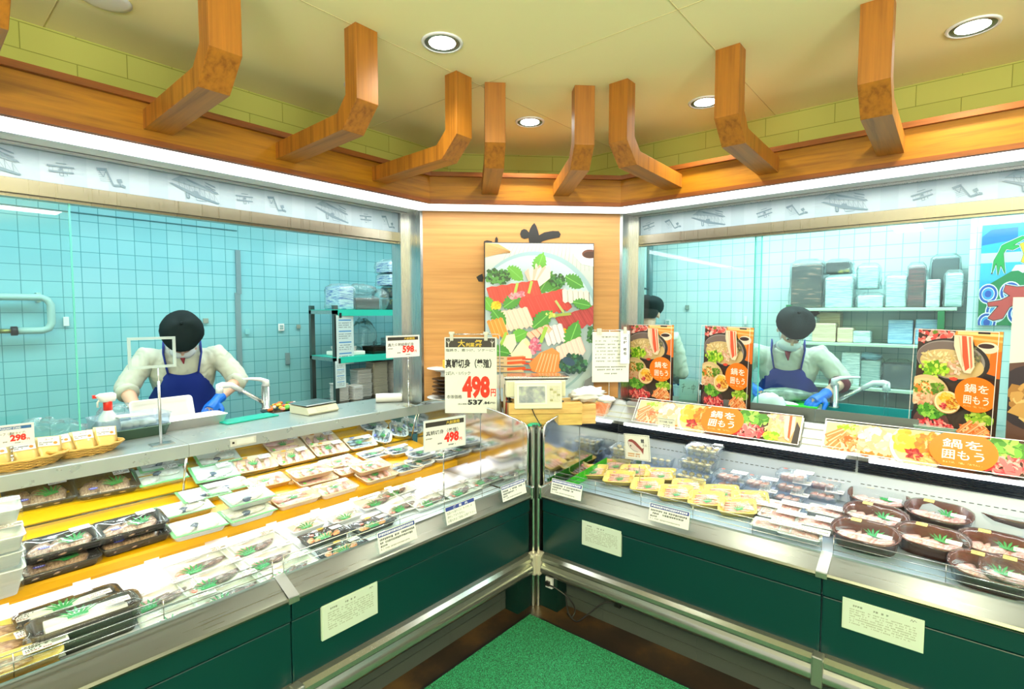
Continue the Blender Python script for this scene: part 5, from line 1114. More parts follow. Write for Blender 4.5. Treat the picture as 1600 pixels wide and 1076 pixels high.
r = empty('handwritten_note', 'white note with handwritten strokes inside the right window', 'note', (1.24,-.285,ZC+.004), RZ); c = Cv(.13,.14,130,140,(190,226,226)); 
for s_ in ([(20,40),(34,30),(30,60)],[(16,56),(44,46)],[(28,50),(24,90)],[(60,60),(78,56)],[(90,40),(112,38),(108,60),(88,62),(90,40)],[(100,28),(98,90)]): c.line(s_, 2.4, (40,60,66))
c.build('written_sheet', r); b = B(); b.box(0,.13,.002,.02,0,.003); b.build('foot', ACR, r)
crumple('white_cloth', 'folded white cloth on the worktop edge below the right worker hands', at(1222,634,'z',.985)+Vector((0,0,-.01)), (.05,.10,.022), 33, M('tissue_paper'), 'cloth', .12)
for k in range(6):
    b = B(); b.box(-.035,.035,-.10,.10,0,.005); o = b.build('acrylic_plate', M('pale_acrylic', (150,190,180), .15, coat=.6), None, .001); o.location = (1.03,-1.68+.003*(k%2),ZC+.004+k*.0075); o.rotation_euler = (0,0,.02*k); tag(o, 'thin clear plate in the stack below the third hot pot poster', 'plate', 'clear plates stacked below the hot pot poster')
b = B(); b.box(-.02,.02,-.01,.01,0,.004) if False else None

# ---------------- left kitchen shelf ----------------
SLV = steel('shelf_post_steel', (110,116,112), .35, (60,60,1)); TEAL = M('teal_sheet', (40,200,180), .35)
r = empty('steel_rack', 'three tier steel rack with teal sheets in the left kitchen', 'rack', (0,0,0)); RX0, RX1, RY0, RY1 = .075, 1.25, 2.10, 2.46
for x in (RX0, RX1):
    for y in (RY0, RY1): B().box(x, x+.035, y, y+.035, 0, 1.66).build('post', SLV, r)
for z in (1.235, 1.62, .85): B().box(RX0, RX1+.035, RY0, RY1+.035, z-.03, z).build('shelf', STEEL, r)
for z in (1.235, 1.62):
    b = B(); b.box(RX0-.002, RX1+.0, RY0-.008, RY1, z+.001, z+.006); b.box(RX0+.03, RX1, RY0-.010, RY0-.006, z-.045, z+.004); b.build('teal_sheet', TEAL, r)
def stackbox(label, loc, w, l, n, hh, mat, rz=0, name='tray_stack', cat='tray stack', trim=True, tilt=(0,0), wob=.004, grp=None, r_=.015):
    r = empty(name, label, cat, loc, rz, grp); r.rotation_euler = (tilt[0], tilt[1], rz); rnd = random.Random(int(abs(loc[0]*977+loc[1]*31+loc[2]*7)))
    me = tray_mesh(w, l, hh*1.9, r_, mat, .008)
    for k in range(n): O('tray', me, r, (rnd.uniform(-wob,wob), rnd.uniform(-wob,wob), k*hh), rnd.uniform(-.02,.02))
    return r
def wrapped(label, loc, dims, mat, rz=0, name='wrapped_bundle', cat='bundle', seed=1, film=True, tilt=0):
    r = empty(name, label, cat, loc, rz); r.rotation_euler = (tilt, 0, rz); w, l, h = dims; b = B(); b.box(-w/2,w/2,-l/2,l/2,0,h); b.build('content', mat, r, .008)
    if film:
        rnd = random.Random(seed); b = B(); b.sm = True; rings = []
        for t in (0,.12,.3,.5,.7,.88,1.0,1.06):
            q = 1.04+rnd.uniform(0,.07) if t < 1 else (1.0 if t == 1 else .6); rg = rrect(w*q+.01,l*q+.01,.02,h*min(t,1.03)+(.02 if t > 1 else 0),5); rings.append([(x+rnd.uniform(-.006,.006),y+rnd.uniform(-.006,.006),z) for x,y,z in rg])
        b.loft(rings); b.build('film_wrap', BAGF, r)
    return r
def striped(name, c1, c2, c3=None, sc=(6,6,70), lo=.45, hi=.55):
    m = M(name, c1, .35); f = noise(m, coordmap(m, sc), 2.2, 3, .6); nodes(m)[1].new(ramp(m, f, [(lo,c2),(hi,c1)] + ([(.68,c3)] if c3 else [])), nodes(m)[2].inputs['Base Color']); return m
WSTK = striped('stacked_white_foam', (226,240,238), (176,206,206)); BSTK = striped('stacked_blue_pattern', (210,232,240), (60,110,190), None, (5,5,60), .42, .5); KSTK = striped('stacked_black_gold', (40,44,40), (20,22,22), (196,176,70), (4,4,10)); RSTK = striped('stacked_patchwork', (60,56,50), (30,34,34), (176,120,96), (4,4,22)); MSTK = striped('stacked_maroon', (110,40,48), (60,24,32), (150,60,60), (3,3,40)); GSTK = M('dark_grey_trays', (60,76,80), .3)
yb = 2.25
wrapped('blue patterned tray bundle at the left end of the rack top', Vector((.22,yb,1.627)), (.13,.22,.19), BSTK, seed=1); wrapped('dark brown tray bundle in cloudy film on the rack top', Vector((.43,yb,1.627)), (.24,.20,.10), M('dark_brown_stack', (70,66,60), .5), seed=2)
crumple('plastic_bag', 'cloudy white plastic bag between the bundles on the rack top', Vector((.62,yb-.02,1.627)), (.07,.07,.09), 41, BAGF); crumple('plastic_bag', 'crumpled film lying over the dark brown bundle on the rack', Vector((.42,yb,1.755)), (.14,.09,.045), 42, BAGF)
wrapped('black and gold tray bundle, lower one at the right of the rack top', Vector((.80,yb,1.627)), (.17,.20,.10), KSTK, seed=3); wrapped('black and gold tray bundle stacked on its twin on the rack', Vector((.80,yb,1.74)), (.18,.20,.09), KSTK, seed=4)
wrapped('pale blue patterned tray bundle, lower one of the tower top', Vector((.79,yb,1.845)), (.25,.20,.10), BSTK, seed=5); wrapped('pale blue patterned tray bundle on the very top of the rack tower', Vector((.79,yb,1.96)), (.26,.20,.10), BSTK, seed=6)
for k, (x, w_, h_, nm) in enumerate(((.27,.24,.035,'white flat carton on the middle shelf of the rack'),)): wrapped(nm, Vector((x,yb,1.242)), (w_,.22,h_), PAPER, film=False, name='carton', cat='carton')
stackbox('small stack of dark gold rimmed trays on the middle rack shelf', Vector((.56,yb-.03,1.242)), .20,.18,4,.013, TSI); stackbox('stack of bluish foam trays on the middle rack shelf', Vector((.74,yb,1.242)), .14,.16,9,.013, M('blue_foam', (150,206,220), .5)); stackbox('low stack of white trays on the flat carton', Vector((.25,yb,1.279)), .16,.16,3,.01, TWH)
crumple('plastic_bag', 'big bag of clear film on the middle rack shelf', Vector((.50,yb+.08,1.245)), (.13,.06,.14), 43, BAGF)
for x, y, n, w_, nm in ((.17,2.2,11,.11,'short foam tray stack behind the front post of the rack'),(.29,2.17,9,.10,'second short foam tray stack on the lowest rack shelf'),(.42,2.26,18,.15,'tall white foam tray stack, leftmost tall one on the lowest rack shelf'),(.60,2.28,22,.16,'tallest cream foam tray stack on the lowest rack shelf'),(.78,2.24,22,.15,'white foam tray stack right of the tallest one'),(.95,2.24,12,.16,'half height foam tray stack near the window mullion'),(1.12,2.24,15,.15,'foam tray stack at the right end of the lowest rack shelf')): stackbox(nm, Vector((x,y,.852)), w_, .14, n, .0135, TWH if n != 22 or x > .7 else M('cream_foam', (226,222,206), .5))
for k, (x, z, nm) in enumerate(((.115,1.60,'white order sheet with printed rows clipped to the rack corner'),(.10,1.23,'white slip clipped below the middle shelf of the rack'))):
    r = empty('hanging_sheet', nm, 'paper sheet', (x-.03, RY0-.012, z-(.42 if k == 0 else .24)), .1); c = Cv(.17 if k == 0 else .10,.40 if k == 0 else .22,100,230,(214,232,234)); 
    for q in range(4): c.rect(14,20+q*52,86,26+q*52,(80,150,210)); c.dashes(14,34+q*52,86,3,10,5,(120,140,150),q)
    c.build('printed_sheet', r); b = B(); b.box(.03,.05,-.005,.006,.38 if k == 0 else .2,.42 if k == 0 else .24); b.build('clip', BLACK, r)
b = B(); b.box(.0,.03,0,.03,0,.04); o = b.build('clip', M('cream_clip', (206,216,190), .4)); o.location = (.86,RY0-.04,1.59); tag(o, 'cream clip on the edge of the rack top sheet', 'clip')
# pipes, conduit, plates on the tiled walls
PG = M('pale_pipe', (170,206,200), .4)
r = empty('water_pipe', 'looped pale pipe on the tiled wall at the left picture edge', 'pipe', (0,0,0)); b = B(); zt, zb = 1.695, 1.49
b.tube([(-2.6,2.63,zt),(-1.62,2.63,zt),(-1.59,2.63,zt-.015),(-1.575,2.63,zt-.045),(-1.575,2.63,zb+.045),(-1.59,2.63,zb+.012),(-1.62,2.63,zb),(-1.74,2.63,zb)], .021, 12); b.build('pipe', PG, r)
b = B(); b.tube([(-1.74,2.63,zb),(-1.82,2.63,zb)], .014, 10); b.build('valve_stem', M('brass', (150,150,90), .3, .7), r); b = B(); b.tube([(-1.735,2.63,zb),(-1.765,2.63,zb)], .028, 12); b.build('union_nut', BLACK, r); b = B(); b.tube([(-1.82,2.63,zb-.0),(-2.0,2.63,zb)], .024, 10); b.build('valve_body', M('green_valve', (50,120,80), .4), r); b = B(); b.box(-1.98,-1.83,2.60,2.66,zb+.03,zb+.075); b.build('valve_handle', BLACK, r, .01)
b = B(); b.box(-1.64,-1.62,2.63,2.70,zt-.03,zt+.03); b.box(-1.98,-1.96,2.63,2.70,zt-.03,zt+.03); b.build('pipe_bracket', PG, r)
b = B(); b.box(-.428,-.392,2.685,2.70,1.75,2.10); b.box(-.44,-.40,2.688,2.70,.95,1.76); o = b.build('wall_tape', M('grey_tape', (120,150,156), .3)); tag(o, 'grey tape strip running down the tiled wall between worker and rack', 'tape')
def wplate(label, loc, w, h, rz, mat, holes=0, name='wall_plate'):
    r = empty(name, label, 'wall plate', loc, rz); b = B(); b.box(-w/2,w/2,-.01,0,-h/2,h/2); b.build('plate', mat, r, .002)
    for k in range(holes): b = B(); b.box(-w*.3+(k%2)*w*.32,-w*.3+(k%2)*w*.32+w*.26,-.013,-.010,-h*.3+(k//2)*h*.34,-h*.3+(k//2)*h*.34+h*.26); b.build('switch', M('switch_grey', (150,190,190), .4), r)
q = at(321,501,'y',2.69); wplate('small grey square plate on the tiles right of the left worker', q, .038,.038,0, M('grey_plate', (140,156,146), .4)); q = at(466,510,'y',2.69); wplate('grey plate on the tiles left of the steel rack', q, .035,.035,0, M('grey_plate')); q = at(439,511,'y',2.69); wplate('white double switch plate on the tiles left of the rack', q, .05,.06,0, WHITE, 4); q = at(386,518,'y',2.69); wplate('pale paper square taped on the tiles beside the grey tape', q, .035,.045,0, M('pale_teal_paper', (130,200,204), .6)); q = at(449,560,'y',2.69); wplate('grey tape patch on the tiles above the kitchen scale', q, .04,.1,0, M('grey_tape'))
q = at(103,502,'y',2.69); wplate('white oval plate on the tiles behind the left glass', q, .03,.06,0, WHITE)
q = at(1074,480,'x',2.54); wplate('grey square plate on the right kitchen tiles', q, .035,.04,RZ, M('grey_plate')); q = at(1044,504,'x',2.54); wplate('white switch plate above the left hot pot poster', q, .05,.06,RZ, WHITE, 4); q = at(1165,500,'x',2.54); wplate('slim white plate on the tiles above the middle poster', q, .02,.07,RZ, WHITE)
q = at(1375,600,'x',2.54)
r = empty('water_pipe', 'grey vertical pipe with valve in the corner behind the right window', 'pipe', (0,0,0)); b = B(); X, Y = 2.40, .50; b.tube([(X,Y,2.5),(X,Y,1.45)], .028, 10); b.build('pipe', M('grey_pipe', (96,130,134), .4), r); b = B(); b.tube([(X-.06,Y+.02,2.5),(X-.06,Y+.02,1.3)], .012, 8); b.build('thin_pipe', PG, r)
b = B(); b.tube([(X,Y-.02,1.62),(X,Y-.09,1.60)], .02, 8); b.build('valve', BLACK, r); b = B(); b.tube([(2.10,.56,1.95),(2.14,.54,1.88),(2.24,.52,1.83),(X,Y,1.82)], .008, 8); b.build('hose', M('dark_teal_hose', (40,90,96), .5), r); b = B(); b.tube([(X,Y,1.45),(X,Y,0)], .018, 8); b.build('lower_pipe', PG, r)

# ---------------- right kitchen shelves ----------------
GP = M('green_rack_post', (10,120,70), .4); SB = M('pale_green_shelf', (196,222,200), .4)
r = empty('green_shelf_rack', 'green posted three shelf rack with pale boards in the right kitchen', 'rack', (0,0,0)); SX0, SX1, SY0, SY1 = 2.17, 2.53, -1.72, -.72
for y in (SY0+.06, SY1-.04):
    for x in (SX0+.002, SX1-.03): B().box(x, x+.028, y, y+.035, 0, 1.66 if y > -1 else 1.63).build('post', GP, r)
ZS = (1.635, 1.385, 1.075)
for z in ZS: B().box(SX0, SX1, SY0+(.0), SY1, z-.022, z).build('shelf_board', SB, r, .003)
def ry(px, x=2.33): return at(px, 500, 'x', x).y
def rs(fn, px0, px1, z, *a, **k): pass
xs = 2.33
def wb(label, p0, p1, ptop, z, mat, seed, x=xs, film=True, tilt=0, l=.2):
    a, b_ = at(p0, ptop, 'x', x-l/2), at(p1, ptop, 'x', x-l/2); wrapped(label, Vector((x,(a.y+b_.y)/2,z+.002)), (abs(a.y-b_.y), l, max(.02, a.z-z)), mat, RZ, seed=seed, film=film, tilt=tilt)
z0 = ZS[0]
wb('tall bundle of patchwork coloured trays at the left end of the top shelf', 1237, 1284, 412, z0, RSTK, 1)
wb('pile of wrapped white trays right of the patchwork bundle', 1290, 1332, 434, z0, WSTK, 2); q = at(1311,432,'x',2.33); wrapped('black and gold tray bundle lying on the wrapped white pile', Vector((2.33,q.y,q.z+.02)), (.15,.16,.085), KSTK, RZ, seed=3)
wb('wrapped white trays right of the black and gold bundle', 1340, 1380, 462, z0, WSTK, 4); q = at(1357,458,'x',2.33); wrapped('leaning wrapped column of white trays on the top shelf', Vector((2.33,q.y,q.z+.03)), (.12,.14,.16), WSTK, RZ, seed=5)
wb('wrapped white tray pile in the middle of the top shelf', 1385, 1417, 432, z0, WSTK, 6)
wb('stack of maroon trays on the top shelf', 1420, 1446, 416, z0, MSTK, 7)
wb('white tray column right of the maroon stack', 1448, 1470, 437, z0, WSTK, 8, film=False, x=2.27, l=.12); wb('dark grey tray bundle leaning at the right end of the top shelf', 1456, 1500, 404, z0, GSTK, 9, x=2.42, l=.12); wb('wrapped white tray column at the right end of the top shelf', 1478, 1505, 428, z0, WSTK, 10, x=2.24, l=.12)
z1 = ZS[1]; CR = striped('stacked_cream_foam', (240,224,194), (220,200,166), None, (4,4,110)); BL = striped('stacked_pale_blue', (176,214,236), (130,176,214), None, (4,4,110))
wb('white tray bundle with black bag behind the right worker cap', 1256, 1276, 496, z1, WSTK, 11, film=False); wb('tall cream tray stack at the back of the middle shelf', 1276, 1313, 488, z1, CR, 12, film=False, x=2.42, l=.14); wb('cream tray stack in front of the taller cream stack', 1269, 1306, 505, z1, CR, 13, film=False, x=2.25, l=.12)
wb('small white tray stack on the middle shelf', 1308, 1333, 512, z1, CR, 14, film=False, x=2.26, l=.12); wb('low white tray pile with a loose tray on the middle shelf', 1333, 1360, 517, z1, WSTK, 15, film=False, x=2.26, l=.12); wb('pale blue tray stack left on the middle shelf', 1388, 1427, 500, z1, BL, 16, film=False, x=2.3, l=.16); wb('pale blue tray stack beside the green post on the middle shelf', 1431, 1474, 499, z1, BL, 17, film=False, x=2.3, l=.16)
crumple('plastic_bag', 'black plastic bag on the white bundle behind the right worker cap', Vector((2.36,ry(1264),at(1264,494,'x',2.33).z)), (.05,.06,.025), 61, M('black_bag', (20,28,28), .3), 'plastic bag')
z2 = ZS[2]
wb('white tray column at the left of the lower shelf', 1315, 1344, 551, z2, WSTK, 18, film=False, x=2.27, l=.14); wb('wrapped greenish white tray bundle on the lower shelf', 1345, 1376, 563, z2, WSTK, 19); wb('dark grey tray bundle in film on the lower shelf', 1380, 1424, 568, z2, GSTK, 20); crumple('plastic_bag', 'pale blue film bag on the greenish white bundle', Vector((2.30,ry(1361),at(1361,562,'x',2.3).z)), (.05,.07,.025), 62, M('blue_film_bag', (150,200,226), .3), 'plastic bag')
b = B(); b.box(2.15,2.165,-1.70,-.3,0,.95); b.box(2.165,2.168,-1.7,-.3,.0,.95); o = b.build('steel_cabinet', M('teal_cabinet', (60,180,180), .3, .3)); tag(o, 'teal tinted steel cabinet below the green shelf rack', 'cabinet')

# socket and loose cables at the foot of the corner post
r = empty('power_socket', 'white power socket box on the green base right of the corner post', 'socket', (-.006,-.105,.155), RZ); b = B(); b.box(-.022,.022,-.012,.006,-.03,.03); b.build('socket_box', WHITE, r, .003); b = B(); b.box(-.012,.012,-.028,-.012,-.012,.012); b.build('plug', BLACK, r, .002)
def loose(label, pts):
    r = empty('loose_cable', label, 'cable'); b = B(); P = [Vector(p) for p in pts]; out = []
    for i in range(len(P)-1):
        p0, p1_, p2, p3 = P[max(i-1,0)], P[i], P[i+1], P[min(i+2,len(P)-1)]
        for k in range(6):
            t = k/6; out.append(.5*((2*p1_)+(-p0+p2)*t+(2*p0-5*p1_+4*p2-p3)*t*t+(-p0+3*p1_-3*p2+p3)*t**3))
    b.tube(out+[P[-1]], .0042, 7); b.build('cord', BLACK, r); return r
loose('black cable looping from the socket down to the floor', [(-.034,-.105,.15),(-.03,-.16,.15),(.0,-.23,.10),(.02,-.25,.04),(.0,-.24,.006),(.02,-.20,.006)])
r = loose('black cable with a plug hanging below the right case bumper', [(.05,-.17,.10),(.0,-.22,.03),(-.01,-.28,.006),(.02,-.33,.05),(.06,-.40,.12),(.085,-.45,.125)]); b = B(); b.box(.07,.088,-.485,-.45,.112,.138); b.build('plug', BLACK, r, .003)
b = B(); b.box(-1.95,-.41,2.690,2.70,2.250,2.256); tag(b.build('trim_2', M('dark_joint', (60,120,130), .6)), None, None, None, 'structure')
# ---------------- people ----------------
X1 = Vector((1,0,0))
def torso(b, pts, rad, n=20):
    P = [Vector(p) for p in pts]; rings = []
    for i, p in enumerate(P):
        d = (P[min(i+1,len(P)-1)]-P[max(i-1,0)]).normalized(); f = d.cross(X1).normalized(); rx, ry_ = rad[i]
        rings.append([p + X1*(rx*math.copysign(abs(math.cos(t*2*math.pi/n))**.85, math.cos(t*2*math.pi/n))) + f*(ry_*math.sin(t*2*math.pi/n)) for t in range(n)])
    b.sm = True; b.loft(rings); return b
def bake(o, voxel, smooth=4, noise_=0, nscale=9, seed=0, keep=None):
    m = o.modifiers.new('r','REMESH'); m.mode = 'VOXEL'; m.voxel_size = voxel; m.use_smooth_shade = True
    s = o.modifiers.new('s','SMOOTH'); s.iterations = smooth; s.factor = .6
    dg = bpy.context.evaluated_depsgraph_get(); me = bpy.data.meshes.new_from_object(o.evaluated_get(dg)); o.modifiers.clear(); old = o.data; mats = list(old.materials); o.data = me
    if not me.materials:
        for q in mats: me.materials.append(q)
    if noise_:
        from mathutils import noise as N
        for v in me.vertices:
            c = v.co; k = N.fractal(Vector((c.x*nscale, c.y*nscale, c.z*nscale*.7+seed)), 1.0, 2.0, 3); r2 = abs(math.sin(c.z*38+c.x*30+k*5))
            v.co = c + v.normal*(noise_*(k + .5*r2))
    for p in me.polygons: p.use_smooth = True
    return o
def lerp(a, b, t): return Vector(a)*(1-t)+Vector(b)*t
def hand_geo(b, wrist, direc, palm, side, grow=0.0, curl=.6):
    """palm and five separate curled fingers; direc = along the hand, palm = palm normal"""
    w_ = Vector(wrist); d = Vector(direc).normalized(); n = Vector(palm).normalized(); n = (n-d*n.dot(d)).normalized(); s = d.cross(n)*side
    b.tube([w_-d*.03, w_, w_+d*.045, w_+d*.088], [.027+grow,.026+grow,.034+grow,.034+grow], 12)
    rings = []; 
    for t, hw, ht in ((0,.026,.018),(.03,.038,.017),(.065,.043,.015),(.09,.040,.012)):
        c = w_+d*t; rings.append([c+s*((hw+grow)*math.cos(a*math.pi/6))+n*((ht+grow)*math.sin(a*math.pi/6)) for a in range(12)])
    b.loft(rings)
    for k, (off, L) in enumerate(((.031,.066),(.011,.076),(-.010,.071),(-.030,.056))):
        p = w_+d*(.084-(.006 if k in (0,3) else 0))+s*off; pts = [p]; dd = d.copy(); seg = (.46,.30,.24)
        for q in range(3):
            ang = curl*(.45,.75,.6)[q]; dd = (dd*math.cos(ang)+n*math.sin(ang)).normalized(); p = p+dd*L*seg[q]; pts.append(p)
        b.tube(pts, [.0098+grow,.0092+grow,.0086+grow,.0072+grow], 8)
    p = w_+d*.022+s*.030; t1 = (d*.55+s*.75+n*.35).normalized(); t2 = (d*.85+s*.25+n*.45).normalized(); b.tube([p, p+t1*.036, p+t1*.036+t2*.030, p+t1*.036+t2*.052], [.014+grow,.0125+grow,.011+grow,.008+grow], 8)
SKIN = M('skin', (222,178,150), .5); COAT = M('cream_coat', (196,202,184), .8); APR = M('blue_apron', (16,44,140), .7); CAP = M('black_green_cap', (5,24,25), .8, spec=.25); GLV = M('blue_glove', (20,110,220), .4); TRO = M('dark_trousers', (40,44,50), .8); MSK = M('white_mask', (232,238,236), .8); HAIR = M('black_hair', (20,18,18), .6); SCARF = M('red_scarf', (120,24,40), .7)
def person(label, loc, rz, pose, visible_back=False):
    r = empty('person', label, 'person', loc, rz); J = {k: Vector(v) for k, v in pose['J'].items()}
    hc, pitch, roll, yaw = pose['head']; H = Matrix.Translation(hc) @ Matrix.Rotation(yaw,4,'Z') @ Matrix.Rotation(pitch,4,'X') @ Matrix.Rotation(roll,4,'Y')
    def headpart(fn):
        b = B(); fn(b); b.v = [tuple(H @ Vector(v)) for v in b.v]; return b
    pel, wai, che, nb = J['pelvis'], J['waist'], J['chest'], J['neck']
    # skin body, one surface
    b = B(); torso(b, [pel, wai, che, nb, nb+(Vector(hc)-nb)*.25], [(.150,.11),(.130,.095),(.155,.10),(.085,.06),(.056,.06)])
    b.tube([nb+(nb-Vector(hc))*.1, lerp(nb, hc, .55)], [.055,.052], 14)
    hb = headpart(lambda b: (b.ell((0,.012,.03),(.076,.095,.10),18,12), b.ell((0,-.03,-.045),(.058,.064,.07),16,10), b.ell((0,-.055,-.095),(.028,.028,.022),10,6), b.tube([(0,-.088,.02),(0,-.104,-.018),(0,-.108,-.028)], [.008,.012,.014], 8),
        b.ell((.079,.012,-.01),(.012,.02,.032),10,6), b.ell((-.079,.012,-.01),(.012,.02,.032),10,6), b.ell((0,-.088,-.066),(.022,.010,.006),10,5), b.ell((0,-.085,-.078),(.020,.012,.007),10,5), b.tube([(-.05,-.078,.032),(0,-.092,.036),(.05,-.078,.032)], .010, 8)))
    k = len(b.v); b.v += hb.v; 
    for f, m_, c_, s_ in zip(hb.f, hb.m, hb.c, hb.s): b.f.append(tuple(i+k for i in f)); b.m.append(0); b.c.append(c_); b.s.append(True)
    for sd in (-1, 1):
        n_ = 'L' if sd < 0 else 'R'; sh, el, wr = J['sh'+n_], J['el'+n_], J['wr'+n_]
        b.tube([lerp(che, sh, .5), sh, lerp(sh, el, .35), lerp(sh, el, .8), el, lerp(el, wr, .3), lerp(el, wr, .75), wr], [.06,.056,.048,.042,.038,.040,.031,.025], 14)
        hand_geo(b, wr, J['hd'+n_], J['pn'+n_], sd, 0, pose.get('curl', .6))
        hip = pel+Vector((sd*.085,0,-.03)); kn = Vector((sd*.10+0, hip.y-.03, .50)); an = Vector((sd*.11, hip.y+.0, .08))
        b.tube([hip+Vector((0,0,.05)), hip, lerp(hip,kn,.5), kn, lerp(kn,an,.35), an], [.09,.092,.075,.056,.056,.038], 14); b.tube([an+Vector((0,.03,-.045)), an+Vector((0,-.05,-.045)), an+Vector((0,-.15,-.055))], [.035,.04,.028], 10)
    bake(b.build('body', SKIN, r), .0065, 3)
    # face: eyes, brows
    for sx in (-1, 1):
        headpart(lambda b: b.ell((sx*.032,-.081,.006),(.013,.009,.008),12,8)).build('eye', M('eye_white', (236,236,230), .2), r); headpart(lambda b: b.ell((sx*.032,-.0885,.005),(.006,.004,.006),10,6)).build('iris', M('dark_iris', (24,16,12), .2), r)
        headpart(lambda b: b.tube([(sx*.014,-.094,.033),(sx*.034,-.094,.040),(sx*.054,-.080,.034)], .0035, 6)).build('eyebrow', HAIR, r)
    hb = headpart(lambda b: b.ell((0,.030,.030),(.083,.088,.092),18,10)); bake(hb.build('hair', HAIR, r), .008, 2)
    # cap: soft beret shaped hygiene cap
    rnd = random.Random(5)
    def capf(b):
        b.ell((0,.016,.070),(.118,.138,.084),30,16); out = []
        for x, y, z in b.v:
            a = math.atan2(y-.022, x); q = 1+.022*math.sin(a*4+z*26)*(1 if z < .1 else .5)+.018*math.sin(a*3+2)+.012*math.sin(a*7+z*60); out.append((x*q, (y-.022)*q+.022, z+.012*math.sin(a*2+1) if z > .08 else z))
        b.v = out; b.ell((0,.03,.15),(.012,.012,.008),8,5); b.ell((0,.016,.052),(.089,.106,.028),24,8)
    hb = headpart(capf); hb.build('cap', CAP, r)
    def maskf(b):
        rings = []
        for z, yy, q in ((-.012,-.106,.055),(-.03,-.118,.066),(-.055,-.118,.070),(-.082,-.112,.064),(-.104,-.094,.045)): rings.append([(q*1.12*math.sin(t), yy+.07*(1-math.cos(t)), z-.012*abs(math.sin(t))) for t in [(-1.25+2.5*i/12) for i in range(13)]])
        b.sm = True; b.loft(rings, cap=False, closed=False); k = [[(x*.97, y+.004, z) for x,y,z in rg] for rg in rings]; b.loft(k, cap=False, closed=False)
        for sx in (-1,1): b.tube([(sx*.070,-.06,-.03),(sx*.085,-.01,.0),(sx*.084,.02,.0)], .0018, 5)
    if not visible_back: headpart(maskf).build('face_mask', MSK, r)
    # coat with rolled sleeves
    b = B(); torso(b, [pel+Vector((0,.0,-.16)), pel, wai, lerp(wai,che,.6), che, lerp(che,nb,.6), nb+Vector((0,0,.005))], [(.19,.14),(.182,.135),(.165,.125),(.185,.135),(.198,.135),(.16,.11),(.085,.085)])
    for sd in (-1, 1):
        n_ = 'L' if sd < 0 else 'R'; sh, el, wr = J['sh'+n_], J['el'+n_], J['wr'+n_]; ce = lerp(el, wr, pose.get('cuff', .12))
        b.tube([lerp(che, sh, .45)+Vector((0,0,.0)), sh+Vector((0,0,-.004)), lerp(sh, el, .4), lerp(sh, el, .8), el, ce], [.080,.074,.066,.063,.061,.056], 16)
    bake(b.build('coat', COAT, r), .008, 4, .0085, 9, pose.get('seed', 1))
    for sd in (-1, 1):
        n_ = 'L' if sd < 0 else 'R'; el, wr = J['el'+n_], J['wr'+n_]; c0, c1 = lerp(el, wr, pose.get('cuff', .12)-.10), lerp(el, wr, pose.get('cuff', .12)+.07)
        b = B(); b.tube([c0, lerp(c0,c1,.4), c1, lerp(c0,c1,.9)], [.061,.065,.060,.050], 16); b.build('rolled_cuff', pose.get('cuffmat', COAT), r)
    # collar and scarf
    ax = (Vector(hc)-nb).normalized(); b = B(); b.tube([nb-ax*.012, nb+ax*.016, nb+ax*.030], [.088,.072,.064], 18); b.build('collar', COAT, r)
    b = B(); b.tube([nb+Vector((0,-.078,-.012)), nb+Vector((.0,-.098,-.05)), nb+Vector((.004,-.112,-.085))], [(.022,.008),(.014,.009),(.003,.003)], 8); b.build('scarf', SCARF, r)
    # apron: bib over the front of the coat, skirt, straps
    prof = [(pel+Vector((0,0,-.26)), .21, .152), (pel+Vector((0,0,-.05)), .208,.158), (wai, .195,.150), (lerp(wai,che,.75), .165,.160), (lerp(wai,che,1.0)+(nb-che)*.42, .125,.158)]
    rings = []; rings2 = []
    cen = [p for p, _, _ in prof]
    for i, (p, rx, ry_) in enumerate(prof):
        d = (cen[min(i+1,4)]-cen[max(i-1,0)]).normalized(); f = d.cross(X1).normalized(); span = (1.45,1.4,1.3,.98,.66)[i]
        f = f if f.y < 0 else -f
        row_ = [(p + X1*((rx+.008)*math.sin(t)) + f*((ry_+.010)*math.cos(t)*1.0)) for t in [(-span+2*span*k/12) for k in range(13)]]
        rings.append(row_); rings2.append([q - f*.004 for q in row_])
    b = B(); b.sm = True; b.loft(rings, cap=False, closed=False); b.loft(rings2, cap=False, closed=False); b.build('apron', APR, r)
    tl, tr_ = rings[-1][0], rings[-1][-1]
    for sd, p in ((-1, tl), (1, tr_)):
        top = nb+Vector((sd*.10,.0,.030)); mid = lerp(p, top, .5)+Vector((sd*.012,-.035,.035))
        if visible_back: b = B(); b.tube([top, top+Vector((-sd*.02,.115,-.06)), che+Vector((-sd*.03,.155,-.02)), wai+Vector((-sd*.13,.14,.02))], [(.016,.004)]*4, 8); b.build('apron_strap', APR, r)
        b = B(); b.tube([p+Vector((0,-.002,-.01)), mid, top, top+Vector((0,.06,-.01))], [(.032,.006)]*4, 8); b.build('apron_strap', APR, r)
    # gloves
    for sd in (-1, 1):
        n_ = 'L' if sd < 0 else 'R'; b = B(); wr = J['wr'+n_]; d = J['hd'+n_].normalized(); hand_geo(b, wr, d, J['pn'+n_], sd, .0022, pose.get('curl', .6)); b.tube([lerp(wr, J['el'+n_], .22), wr, wr+d*.02], [.036,.031,.032], 12); bake(b.build('glove', GLV, r), .0042, 2)
    b = B(); 
    for sd in (-1, 1):
        hip = pel+Vector((sd*.085,0,-.03)); kn = Vector((sd*.10, hip.y-.03, .50)); an = Vector((sd*.11, hip.y, .08)); b.tube([hip+Vector((-sd*.03,0,.06)), hip, lerp(hip,kn,.5), kn, an+Vector((0,0,.02))], [.11,.105,.088,.072,.060], 14)
    bake(b.build('trousers', TRO, r), .009, 3)
